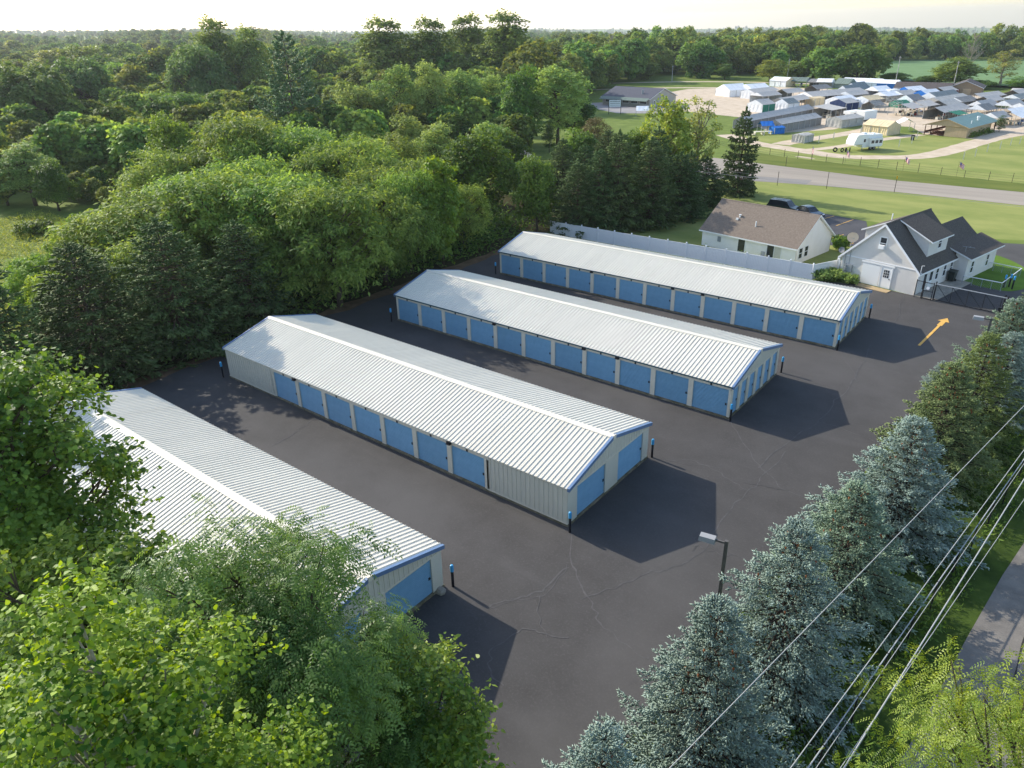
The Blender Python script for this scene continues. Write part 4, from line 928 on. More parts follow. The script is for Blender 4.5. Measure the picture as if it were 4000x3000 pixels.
goods(shelter('market_canopy', 'open stall with bare poles and goods, front roof of the pair', 'canopy', -55.0, 181.0, 6.4, 6.2, 1.9, 2.7, GREY, None, None, None, None, rz=74), 6.4, 6.2, 8, 5)
goods(shelter('market_canopy', 'open stall with bare poles and goods, rear roof of the pair', 'canopy', -53.2, 188.6, 7.5, 6.2, 1.9, 2.7, GREY, None, None, None, None, rz=74), 7.5, 6.2, 6, 6)
goods(shelter('market_canopy', 'long grey canopy left of the green roofed pavilion', 'canopy', -46.3, 176.5, 14, 5, 1.8, 2.7, GREY, None, DGREY, None, None, rz=73), 14, 5, 8, 7)
shelter('tarp_shelter', 'green tarp lean-to in front of the long grey canopy', 'tarp shelter', -43.2, 178.2, 5, 3, 1.2, 2.0, GRN, None, None, None, None, rz=73, lean=True)
shelter('market_tent', 'grey roofed tent with a white gable behind the pavilion, farther one', 'tent', -39.9, 197, 8, 4.6, 1.7, 2.8, GREY, None, None, None, None, gable=WHT, rz=74)
shelter('market_tent', 'grey roofed tent with a white gable behind the pavilion, nearer one', 'tent', -38.2, 187, 6, 4.6, 1.7, 2.8, DGREY, None, None, None, None, gable=WHT, rz=74)
shelter('market_tent', 'white tent with a bright blue end wall before the tan barn', 'tent', -60.3, 226, 8, 5, 1.8, 2.8, WHT, WHT, WHT, BLU, WHT, rz=70)
shelter('market_tent', 'wide grey green roofed tent with a white gable behind the draped hump', 'tent', -54.8, 214, 14, 6, 1.8, 3.1, SLATE, None, WHT, WHT, None, rz=74)
shelter('market_tent', 'dark grey ridge tent with a white end beside the teal tarp', 'tent', -60.4, 207.5, 6, 5, 1.6, 2.8, DGREY, None, WHT, WHT, None, rz=70)
shelter('tarp_shelter', 'low teal green tarp shelter among the grey tents', 'tarp shelter', -63.2, 203, 4.5, 3.5, 1.0, 1.7, GRN, GRN, GRN, GRN, GRN, rz=60)
goods(shelter('market_canopy', 'grey canopy in front of the tan barn', 'canopy', -44.4, 221, 13, 5, 1.9, 2.7, GREY, None, None, None, DGREY, rz=70), 13, 5, 6, 8)
shelter('market_tent', 'grey tent with a broad white front and dark clutter inside, right of the market', 'tent', -33.8, 201.5, 8, 5, 1.6, 2.8, GREY, None, None, None, None, gable=WHT, rz=74)
shelter('market_shed', 'long low grey shed at the far right edge', 'shed', -41.0, 252, 12, 4, 1.6, 2.2, GREY, DGREY, DGREY, DGREY, DGREY, rz=-5)
goods(shelter('market_tent', 'white canopy with red goods right of the pavilion', 'tent', -28.6, 173.5, 6, 5, 1.7, 2.6, WHT, None, None, None, None, rz=76), 6, 5, 6, 9)
shelter('market_tent', 'second white canopy at the right picture edge behind the first', 'tent', -30.5, 181, 8, 5, 1.7, 2.6, WHT, None, None, None, None, rz=70)
shelter('market_tent', 'grey tent just behind the far end of the pavilion roof', 'tent', -32.6, 168.5, 6.5, 4.4, 1.8, 2.8, GREY, None, None, None, None, gable=WHT, rz=74)
shelter('market_tent', 'pale grey tent at the right picture edge behind the pavilion', 'tent', -29.5, 196, 9, 5, 1.7, 2.8, SILV, None, None, None, None, gable=WHT, rz=74)
shelter('carport_tent', 'tan carport tent with three curtained bays beside the path', 'tent', -49.4, 145.6, 6.4, 4.4, 1.75, 2.65, TAN, TAN, TAN, TAN, TAN, rz=159.5, bays=3)
shelter('market_canopy', 'small white peaked canopy on a bare frame beside the tan carport tent', 'canopy', -47.6, 151.5, 3.2, 3.2, 1.7, 2.5, WHT, None, None, None, None, rz=120)
shelter('covered_trailer', 'small boxy trailer under a silver cover in the grass', 'covered trailer', -63.3, 120.4, 4.0, 2.7, 1.45, 1.6, SILV, SILV, SILV, SILV, SILV, rz=80, bays=2)
shelter('pop_up_canopy', 'bright blue pop up canopy beside white tables', 'canopy', -77.2, 131.0, 3, 3, 1.6, 2.3, BLU, None, None, None, None, rz=40)
shelter('tarp_shelter', 'blue tarp covered stack beside the blue pop up canopy', 'tarp shelter', -74.0, 131.2, 3, 2, 1.3, 1.5, BLU, BLU, BLU, BLU, BLU, rz=60)
for i, (x, y) in enumerate(((-78.6, 127.2), (-77.0, 128.9), (-75.4, 130.4))):
    tag(put('folding_table', TABM, None, (x, y, .02), (0, 0, R(45)), (1.1, 1.6, 1)), ('white table at the left end of the row by the blue canopy', 'white table in the middle of the row by the blue canopy', 'white table next to the blue tarp stack')[i], 'table', 'white tables by the blue canopy')
shelter('pop_up_canopy', 'small white pop up canopy below the shop sign', 'canopy', -121.3, 147.5, 3.5, 3.5, 1.5, 2.4, WHT, None, None, None, None, rz=30)
shelter('market_hut', 'square tan hut with a flat roof near the middle of the market', 'hut', -86.3, 197.5, 5, 3.4, 2.0, 2.15, TAN, TAN, TAN, TAN, TAN, rz=75)
for i, (x, y, rz) in enumerate(((-70, 205, 60), (-67, 207.5, 60), (-64, 201, 70), (-62, 192, 60))):
    t_ = thing('bare_carport', ('bare carport frame nearest the cream roofed tent', 'bare carport frame second from the cream roofed tent', 'bare carport frame beside the teal tarp', 'low bare carport frame left of the open stalls')[i], 'frame', (x, y, .02), R(rz), 'bare carport frames')
    for k in range(3): MB().tube([(k * 2, 0, 0), (k * 2, 0, 1.6), (k * 2, 1.6, 2.3), (k * 2, 3.2, 1.6), (k * 2, 3.2, 0)], .045, 5).build('hoop', POLE, t_)
    MB().tube([(0, 1.6, 2.3), (4, 1.6, 2.3)], .04, 5).build('ridge_pole', POLE, t_)

# more tents filling the crowded middle of the market
for (x, y, l, w, e, r, m_, g_, rz, lab) in (
 (-104, 200, 9, 5, 1.8, 2.7, GREY, WHT, 72, 'grey roofed tent with white ends between the white sided canopy and the green walled tent'),
 (-101, 214, 9, 5, 1.8, 2.7, GREY, None, 72, 'plain grey canopy behind the white sided canopy'),
 (-97, 232, 8, 5, 1.8, 2.8, DGREY, None, 70, 'dark grey canopy behind the very long grey shelter'),
 (-80, 214, 9, 5, 1.8, 2.7, GREY, WHT, 74, 'grey roof with a white gable before the nearer steep slate tent'),
 (-70, 216, 8, 5, 1.8, 2.7, WHT, WHT, 70, 'white tent beyond the bare carport frames'),
 (-66.5, 222, 8, 5, 1.8, 2.7, GREY, WHT, 72, 'grey tent with white gable right of the white tent beyond the frames'),
 (-68, 238, 8, 5, 1.8, 2.7, WHT, BLU, 65, 'white roofed tent with blue ends before the long dark barn'),
 (-58, 240, 8, 5, 1.8, 2.7, GREY, None, 72, 'grey canopy between the dark barn and the tan barn'),
 (-46.8, 206, 9, 5, 1.8, 2.7, DGREY, WHT, 74, 'dark grey tent right of the draped hump'),
 (-40.5, 212, 8, 5, 1.8, 2.7, GREY, None, 74, 'small grey canopy right of the dark grey tent'),
 (-34.5, 222, 9, 5, 1.8, 2.7, SLATE, WHT, 72, 'slate tent with white gable near the right picture edge'),
 (-29.5, 214, 9, 5, 1.8, 2.7, WHT, None, 72, 'white canopy near the right picture edge, behind the cluttered tent'),
 (-36.5, 238, 9, 5, 1.8, 2.7, GREY, None, 70, 'grey canopy right of the tan barn'),
 (-49, 195.5, 8, 5, 1.8, 2.7, SILV, None, 74, 'pale canopy behind the open stalls'),
 (-66, 187, 5, 4, 1.7, 2.5, DGREY, None, 70, 'small dark canopy right of the navy curtained tent')):
    shelter('market_tent', lab, 'tent', x, y, l, w, e, r, m_, None, (DGREY if g_ is None else g_), None, g_, gable=g_, rz=rz)
# ---- pavilion with green roof
PG = mat('green_metal_roof', srgb(112, 140, 134), .5, col2=srgb(102, 130, 124), scale=1, spec=.3); PW = mat('tan_board_wall', srgb(186, 164, 134), .85, col2=srgb(170, 148, 118), scale=1.5, stretch=(5, 5, .3))
PB = mat('brown_stained_wood', srgb(104, 66, 48), .8, col2=srgb(80, 48, 36), scale=3)
pv = thing('pavilion', 'tan walled pavilion with green roof and an open picnic porch', 'pavilion', (-35.5, 145.5, .02), R(79))
PL, PWD, PE, PR = 17, 9.2, 2.25, 3.75
MB().box(0, PL - 3, 0, .15, 0, PE).build('side_wall', PW, pv); MB().box(0, PL - 3, 4.6, 4.75, 0, PE).build('side_wall', PW, pv)
MB().box(0, .15, .15, 4.6, 0, PE).build('front_wall', PW, pv); MB().box(PL - 3.15, PL - 3, .15, 4.6, 0, PE).build('back_wall', PW, pv)
MB().prism([(0, 0, PE), (0, PWD, PE), (0, PWD / 2, PR - .08)], (.12, 0, 0)).build('gable_wall', PW, pv, loc=(-.2, 0, .0)); MB().prism([(0, 0, PE), (0, PWD, PE), (0, PWD / 2, PR - .08)], (.12, 0, 0)).build('gable_wall', PW, pv, loc=(PL - .2, 0, 0))
k = (PR - PE) / (PWD / 2)
roof_slab('roof', [(-.5, -.5, PE - k * .5 + .1), (PL + .3, -.5, PE - k * .5 + .1), (PL + .3, PWD / 2, PR + .1), (-.5, PWD / 2, PR + .1)], PG, pv, .14, PW)
roof_slab('roof', [(-.5, PWD + .5, PE - k * .5 + .1), (PL + .3, PWD + .5, PE - k * .5 + .1), (PL + .3, PWD / 2, PR + .1), (-.5, PWD / 2, PR + .1)], PG, pv, .14, PW)
for i in range(6):
    MB().box(i * 3.3, i * 3.3 + .15, PWD - .15, PWD, 0, PE).build('post', PB, pv)
    if i: MB().box(i * 3.3, i * 3.3 + .15, 0, .15, 0, PE).build('post', PB, pv) if i * 3.3 > PL - 3 else None
MB().box(PL - .2, PL, 0, .15, 0, PE).build('post', PB, pv)
MB().box(.1, 13, PWD - .1, PWD - .04, .4, .9).build('porch_railing', PB, pv)
MB().tube([(9.5, 1.6, 2.7), (9.5, 1.6, 3.4)], .22, 8).tube([(9.5, 1.6, 3.4), (9.5, 1.6, 3.75)], .34, 8).build('kitchen_vent', WTRIM, pv); MB().tube([(4.2, 1.0, 2.5), (4.2, 1.0, 3.3)], .1, 8).build('vent_pipe', WTRIM, pv)
MB().tube([(9.0, 3.4, 3.2), (9.0, 3.4, 3.55)], .12, 8).build('roof_vent', GREYB, pv)
for i, (u, v) in enumerate(((1.6, 6.0), (3.9, 6.0), (6.2, 6.0), (2.4, 7.8), (4.8, 7.8))):
    a = R(79); x, y = -35.5 + math.cos(a) * u - math.sin(a) * v, 145.5 + math.sin(a) * u + math.cos(a) * v
    t_ = thing('picnic_table', 'brown picnic table in the shade of the pavilion porch', 'picnic table', (x, y, .02), a, 'picnic tables in the pavilion porch')
    MB().box(-.9, .9, -.38, .38, .7, .75).build('top', PB, t_); MB().box(-.9, .9, -.8, -.52, .42, .46).build('bench', PB, t_); MB().box(-.9, .9, .52, .8, .42, .46).build('bench', PB, t_)
    MB().box(-.7, -.62, -.7, .7, 0, .42).box(.62, .7, -.7, .7, 0, .42).build('leg', PB, t_)
db = tag(MB().tube([(0, 0, 0), (0, 0, 1.1)], .36, 12).tube([(0, 0, 1.1), (0, 0, 1.15)], .39, 12).build('drum_bin', DARK, loc=(-44.6, 136.6, .02)), 'black drum bin on the grass between the caravan and the tan carport tent', 'bin')
# ---- barns and the roadside shop
def barn(name, label, cat, x, y, rz, l, w, e, r, roofm, wallm, open_near=False, group=None):
    t_ = thing(name, label, cat, (x, y, 0), R(rz), group)
    if not open_near: MB().box(0, l, 0, .15, 0, e).build('wall', wallm, t_)
    else:
        for i in range(8): MB().box(i * (l - .2) / 7, i * (l - .2) / 7 + .2, 0, .2, 0, e).build('post', wallm, t_)
    MB().box(0, l, w - .15, w, 0, e).build('wall', wallm, t_)
    for xx in (0, l - .15): MB().prism([(xx, .151, 0), (xx, w - .151, 0), (xx, w - .151, e), (xx, w / 2, r - .1), (xx, .151, e)][::-1], (.15, 0, 0)).build('gable_wall', wallm, t_)
    kk = (r - e) / (w / 2)
    for ya in (-.5, w + .5): roof_slab('roof', [(-.5, ya, e - kk * .5 + .1), (l + .5, ya, e - kk * .5 + .1), (l + .5, w / 2, r + .1), (-.5, w / 2, r + .1)], roofm, t_, .12)
    return t_
barn('barn', 'long dark roofed barn open along its front behind the market', 'barn', -75.5, 249, 2, 17, 7, 2.1, 3.7, BRK, mat('barn_brown', srgb(92, 70, 58), .9), True)
t_ = barn('barn', 'tan barn with a broad gable below the crop field', 'barn', -49.3, 253.5, 95, 12, 10, 2.4, 4.4, BRK, BWALL)
MB().box(-.08, -.02, 6.6, 7.4, .1, 1.9).build('red_door', GOODS[0], t_); MB().box(-.1, -.02, 3.2, 5.6, .1, 2.0).build('double_door', PW, t_)
sp = barn('shop', 'low roadside shop with dark gable roof and green awning', 'shop', -148.8, 173.2, -6, 19, 15, 2.6, 5.2, mat('slate_shop_roof', srgb(84, 86, 96), .85, col2=srgb(74, 76, 86), scale=2), mat('shop_wall', srgb(168, 162, 150), .85))
MB().prism([(0, -.02, 2.75), (0, -2.0, 2.0), (0, -2.0, 1.9), (0, -.02, 2.6)], (19, 0, 0)).build('awning', OLIVE, sp)
for i in range(5):
    f = MB().box(1.2 + i * 3.5, 3.9 + i * 3.5, -.06, -.01, .9, 1.8).build('window', WTRIM, sp); MB().box(1.3 + i * 3.5, 3.8 + i * 3.5, -.08, -.062, 1.0, 1.7).build('pane', GLASS, f)
f = MB().box(19.01, 19.06, 2.2, 3.2, 0, 2.1).build('door', WTRIM, sp); MB().box(19.062, 19.08, 2.35, 3.05, .9, 1.9).build('pane', GLASS, f)
MB().tube([(14, 3, 3.6), (14, 3, 4.9)], .3, 8).build('roof_fan', GREYB, sp)
sg = thing('roadside_sign', 'white lettered sign on two dark posts before the shop', 'sign', (-131.5, 149.0, 0), R(28))
for x in (0, 3.6): MB().box(x - .08, x + .08, -.08, .08, 0, 4.2).build('post', DARK, sg)
MB().box(0.08, 3.52, -.06, .06, 2.2, 4.1).build('panel', SIGN, sg)
b = MB()
for r_, (n, h_) in enumerate(((8, .32), (10, .24), (9, .18))):
    for i in range(n): b.box(.4 + i * 2.9 / n, .4 + (i + .62) * 2.9 / n, -.075, -.062, 3.55 - r_ * .5, 3.55 - r_ * .5 + h_)
b.build('lettering', mat('sign_letter', srgb(70, 60, 80), .8), sg); MB().box(0, 3.6, -.07, .07, 4.1, 4.22).build('cap', DARK, sg)
s2 = thing('small_sign', 'small pale sign on two legs on the shop forecourt', 'sign', (-124, 156, 0), R(20))
for x in (0, 1.3): MB().box(x - .05, x + .05, -.05, .05, 0, 1.6).build('post', WPST, s2)
MB().box(.05, 1.25, -.04, .04, .8, 1.6).build('panel', SIGN, s2)
yh = barn('house', 'yellow house gable peeping out among the trees', 'house', -93.5, 53.5, -38, 5, 5, 2.6, 4.9, mat('slate_house_roof', srgb(86, 88, 104), .85), mat('yellow_siding', srgb(222, 208, 150), .7))
window(yh, 5.002, 2.9, .6, .8, 2.5, R(90), name='gable_window')

# ---- caravan (fifth wheel), box trailer, camper, tyres
CV = mat('white_caravan', srgb(234, 234, 230), .4, col2=srgb(226, 226, 222), scale=1, spec=.4)
cv = thing('caravan', 'white fifth wheel caravan parked on the grass with its slide out open', 'caravan', (-51.0, 114.5, .02), R(56))
pr = [(0, 1.2), (.0, 1.8), (.5, 2.95), (1.0, 3.2), (6.7, 3.1), (6.9, 2.8), (6.9, .6), (2.2, .6), (2.0, 1.2)]
MB().prism([(px, 0, pz) for px, pz in pr], (0, 2.5, 0)).build('body', CV, cv)
MB().box(3.4, 6.5, -.75, -.002, .85, 2.45).build('slide_out', CV, cv)
for x in (3.6, 4.6, 5.6): MB().box(x, x + .7, -.78, -.752, 1.45, 2.05).build('window', GLASS, cv)
MB().box(2.3, 2.75, -.03, -.002, 1.7, 2.3).build('window', GLASS, cv)
MB().box(2.8, 3.6, .9, 1.6, 3.16, 3.45).box(5.0, 5.5, .7, 1.2, 3.1, 3.28).build('roof_unit', WTRIM, cv)
for x in (4.4, 5.3):
    w = MB().tube([(0, -.12, 0), (0, .12, 0)], .38, 12).build('wheel', TYRE, cv, loc=(x, .2, .38)); MB().tube([(0, -.125, 0), (0, -.13, 0)], .2, 8).build('rim', RIMM, w)
for x in (2.4, 6.6): MB().box(x, x + .1, .3, .4, 0, .6).build('jack', GREYB, cv)
MB().box(.05, 2.2, -.012, -.002, 1.25, 1.32).build('stripe', GREYB, cv)
tr = thing('box_trailer', 'white box trailer with a hitch at the end of the silver wrapped trailer', 'trailer', (-62.6, 164.5, .02), R(72))
MB().box(0, 5.5, 0, 2.3, .5, 2.6).build('body', CV, tr)
for x in (2.3, 3.2):
    for y in (.05, 2.25): MB().tube([(x, y - .1, .33), (x, y + .1, .33)], .33, 10).build('wheel', TYRE, tr)
MB().tube([(0, 1.15, .5), (-1.2, 1.15, .45)], .06, 6).build('hitch', DARK, tr)
vn = thing('parked_camper', 'white camper with a roof overhang beside the white box trailer', 'camper', (-66.2, 166.5, .02), R(72))
MB().box(0, 4.6, 0, 2.2, .5, 2.3).box(-.9, 0, 0, 2.2, 1.6, 2.3).build('body', CV, vn); MB().box(.5, 1.5, -.02, -.002, 1.2, 1.8).build('window', GLASS, vn)
for x in (.9, 3.6): MB().tube([(x, -.05, .35), (x, .15, .35)], .35, 10).build('wheel', TYRE, vn)
c2 = thing('parked_camper', 'white camper under a white canopy left of the tan barn', 'camper', (-74.0, 234.5, .02), R(60))
MB().prism([(0, 0, .5), (0, 0, 1.6), (.6, 0, 2.4), (5, 0, 2.4), (5, 0, .5)], (0, 2.3, 0)).build('body', CV, c2); MB().box(1.5, 2.5, -.02, -.002, 1.3, 1.9).build('window', GLASS, c2)
for i, (x, y, s_) in enumerate(((-53.9, 112.0, .85), (-52.7, 112.7, .75), (-52.1, 113.2, .75), (-51.5, 113.8, .8))):
    b = MB(); n, q = 12, 6
    vs = [((.42 + .16 * math.cos(2 * math.pi * j / q)) * math.cos(2 * math.pi * i_ / n), .16 * math.sin(2 * math.pi * j / q), (.42 + .16 * math.cos(2 * math.pi * j / q)) * math.sin(2 * math.pi * i_ / n) + .58) for i_ in range(n) for j in range(q)]
    b.add(vs, [(i_ * q + j, i_ * q + (j + 1) % q, ((i_ + 1) % n) * q + (j + 1) % q, ((i_ + 1) % n) * q + j) for i_ in range(n) for j in range(q)])
    o = b.build('tyre', TYRE, loc=(x, y, 0), rot=(0, 0, R(30 + 25 * i))); o.scale = (s_,) * 3
    tag(o, ('single big tyre standing apart left of the caravan', 'black tyre second from the left by the caravan tow end', 'black tyre third from the left by the caravan tow end', 'black tyre touching the caravan tow end')[i], 'tyre', 'tyres by the caravan')
for i, (x, y, h, lab) in enumerate(((-128.5, 290, 9, 'utility pole rising behind the back row of tents'), (-81.5, 275, 11, 'tall pole with a lamp at the edge of the crop field'), (-60.5, 268, 10, 'pole beside the tan barn'), (-172, 268, 7, 'pole on the far grass left of the market'))):
    t_ = thing('utility_pole', lab, 'utility pole', (x, y, 0)); MB().tube([(0, 0, 0), (0, 0, h)], [.17, .1], 6).build('pole', mat('grey_pole', srgb(178, 174, 166), .8), t_); MB().box(-.5, .5, -.06, .06, h - .6, h - .45).build('crossarm', MATS['grey_pole'], t_)

# ------------------------------------------------------------------ vegetation
BARK = mat('bark', srgb(104, 92, 78), .95, col2=srgb(66, 56, 46), scale=5, spec=.1, stretch=(4, 4, .6))
BARKP = mat('pale_bark', srgb(168, 160, 144), .9, col2=srgb(120, 112, 98), scale=4, spec=.1)
def nrm(a): return a / (np.linalg.norm(a, axis=-1, keepdims=True) + 1e-9)
def sph(rg, n):
    return nrm(rg.normal(size=(n, 3)))
def kites(P, D, N, ln, wd, fold=0.0):
    """one leaf per row: base P, along D, facing N, folded a little along the midrib -> two triangles pairs as quads"""
    S = nrm(np.cross(D, N)); N2 = np.cross(S, D)
    ln = np.asarray(ln).reshape(-1, 1) * np.ones((len(P), 1)); wd = np.asarray(wd).reshape(-1, 1) * np.ones((len(P), 1))
    mid = P + D * ln * .42
    a = mid + S * wd * .5 + N2 * wd * fold; c = mid - S * wd * .5 + N2 * wd * fold
    tip = P + D * ln
    V = np.stack([P, a, tip, c], 1).reshape(-1, 3)
    F = np.arange(len(P) * 4).reshape(-1, 4)
    return V, F
def limbs(b, paths, n=5):
    for pts, r in paths: b.tube(pts, r, n, cap=False)

def crown_lobes(rg, h, r, base, n, shape='round', rmin=.26, rmax=.42):
    """centres and radii of the foliage masses"""
    out = []; zc, hz = (h + base) / 2, (h - base) / 2
    for i in range(n):
        k = i + .5; ph = math.acos(1 - 2 * k / n); th = math.pi * (1 + 5 ** .5) * k + rg.uniform(-.4, .4)
        q = rg.uniform(.5, .86) if i % 4 else rg.uniform(.1, .5)
        zz = math.cos(ph)
        if shape == 'tall': rr = r * (1 - .35 * max(zz, 0)) * (1 - .25 * max(-zz, 0))
        elif shape == 'flat': rr = r * (1 + .1 * zz)
        else: rr = r
        lr = r * rg.uniform(rmin, rmax)
        out.append((rr * math.sin(ph) * math.cos(th) * q, rr * math.sin(ph) * math.sin(th) * q, zc + hz * zz * min(1, q + .12) * .82, lr))
    return np.array(out)

def broadleaf(name, seed, h, r, base, nl, leaves, ls, mats, shape='round', aspect=.75, droop=.2, layer=.75, frond=0, trunk_r=None, rmin=.26, rmax=.42, spread=0.0, fold=.12, upb=.5, hole=0.0, twig=0.0, twl=1.0, hexl=False):
    """returns (trunk mesh, crown mesh)"""
    rg = np.random.default_rng(seed)
    Lb = crown_lobes(rg, h, r, base, nl, shape, rmin, rmax)
    w = Lb[:, 3] ** 2; w /= w.sum()
    idx = rg.choice(nl, leaves, p=w)
    c = Lb[idx, :3]; lr = Lb[idx, 3:4]
    d = sph(rg, leaves)
    out = nrm(c - np.array([0, 0, base + (h - base) * .35])) 
    flip = (np.sum(d * out, 1, keepdims=True) < -.35) | (d[:, 2:3] < -.72)
    d = np.where(flip, -d, d)
    q = rg.uniform(0, 1, (leaves, 1)) ** .38
    # break each mass into smaller tufts
    tuft = np.sin(d[:, 0:1] * 7 + idx[:, None]) * np.sin(d[:, 1:2] * 8 + idx[:, None] * 2.1) * np.sin(d[:, 2:3] * 7 + 1.3 * idx[:, None])
    rad = lr * q * (1 + .28 * tuft)
    P = c + d * rad * np.array([1, 1, layer])
    if hole:
        keep = rg.uniform(0, 1, leaves) > hole * (tuft[:, 0] < -.1)
        P, d, idx, out, c, lr = P[keep], d[keep], idx[keep], out[keep], c[keep], lr[keep]; leaves = len(P)
    if twig:
        # sprays: leaves strung on twigs that stick out of the masses
        nt_ = max(20, int(leaves * twig / 9)); ti = rg.integers(0, leaves, nt_); k = int(leaves * twig)
        who = rg.integers(0, nt_, k); sel = rg.choice(leaves, k, replace=False)
        dv = nrm(d[ti] * .8 + out[ti] * .5 + np.array([0, 0, .45]) + rg.normal(0, .3, (nt_, 3)))
        st = c[ti] + d[ti] * lr[ti] * np.array([1, 1, layer]) * .8 if len(c) == leaves else P[ti]
        tt = rg.uniform(0, 1, (k, 1)); ln_ = twl * rg.uniform(.5, 1.25, (nt_, 1))
        P[sel] = st[who] + dv[who] * ln_[who] * tt - np.array([0, 0, .35]) * (ln_[who] * tt ** 2) + rg.normal(0, ls * .22, (k, 3))
        d[sel] = nrm(dv[who] + rg.normal(0, .5, (k, 3))); idx[sel] = idx[ti[who]]
    N = nrm(d * .55 + out * .35 + np.array([0, 0, upb]) + rg.normal(size=(leaves, 3)) * .45)
    D = nrm(np.cross(N, sph(rg, leaves)) + d * .35 - np.array([0, 0, droop]))
    N = nrm(N - D * np.sum(N * D, 1, keepdims=True))
    sz = ls * rg.uniform(.7, 1.3, leaves)
    tint = np.clip(rg.normal(.5, .34 if hexl else .22, leaves) + .22 * np.sin(idx * 2.3), 0, 1)
    if not frond:
        if hexl:
            S = nrm(np.cross(D, N)); a_ = (sz * aspect)[:, None]; l_ = sz[:, None]
            V = np.stack([P, P + D * l_ * .18 + S * a_ * .44, P + D * l_ * .52 + S * a_ * .40 + N * l_ * .05, P + D * l_ - N * l_ * .1, P + D * l_ * .52 - S * a_ * .40 + N * l_ * .05, P + D * l_ * .18 - S * a_ * .44], 1).reshape(-1, 3)
            F = np.arange(len(V)).reshape(-1, 6)
        else: V, F = kites(P, D, N, sz, sz * aspect, fold)
    else:
        # compound leaf: a drooping midrib carrying pairs of leaflets
        S = nrm(np.cross(D, N)); VV, TT = [], []
        k = frond
        for j in range(k):
            t = (j + .6) / k
            mid = P + D * (sz * t)[:, None] - np.array([0, 0, 1]) * (sz * t * t * .35)[:, None]
            for s_ in (1, -1):
                dl = nrm(S * s_ + D * .35 - np.array([0, 0, .22]))
                l2 = sz * aspect * (1.05 - .75 * abs(t - .45))
                v, _ = kites(mid, dl, N, l2, l2 * .42, .05); VV.append(v); TT.append(tint)
        tipv, _ = kites(P + D * (sz * .95)[:, None] - np.array([0, 0, 1]) * (sz * .33)[:, None], nrm(D - np.array([0, 0, .5])), N, sz * aspect, sz * aspect * .42); VV.append(tipv); TT.append(tint)
        V = np.concatenate(VV); F = np.arange(len(V)).reshape(-1, 4); tint = np.concatenate(TT)
    crown = np_mesh('crown', V, F, mats[0], tint, k=F.shape[1])
    b = MB(); tr = trunk_r or r * .05
    zt = base + (h - base) * .55
    pts = [(rg.uniform(-.1, .1) * i, rg.uniform(-.1, .1) * i, zt * i / 4) for i in range(5)]
    b.tube(pts, [tr * (1.25 if i == 0 else 1 - .17 * i) for i in range(5)], 8)
    for x, y, z, lr_ in Lb:
        z0 = min(zt * .98, max(base * .5, z - math.hypot(x, y) * .75)); f = z0 / zt * 4; i = min(3, int(f)); p0 = Vector(pts[i]).lerp(Vector(pts[i + 1]), f - i)
        mid = p0.lerp(Vector((x, y, z)), .5) + Vector((0, 0, -.05 * r)) 
        b.tube([p0, mid, (x, y, z)], [tr * .45, tr * .3, tr * .12], 5, cap=False)
        for _ in range(3):
            e = Vector((x, y, z)) + Vector(sph(rg, 1)[0]) * lr_ * .8
            b.tube([mid.lerp(Vector((x, y, z)), .6), e], [tr * .16, tr * .05], 4, cap=False)
    return b.mesh('trunk', mats[1], True), crown

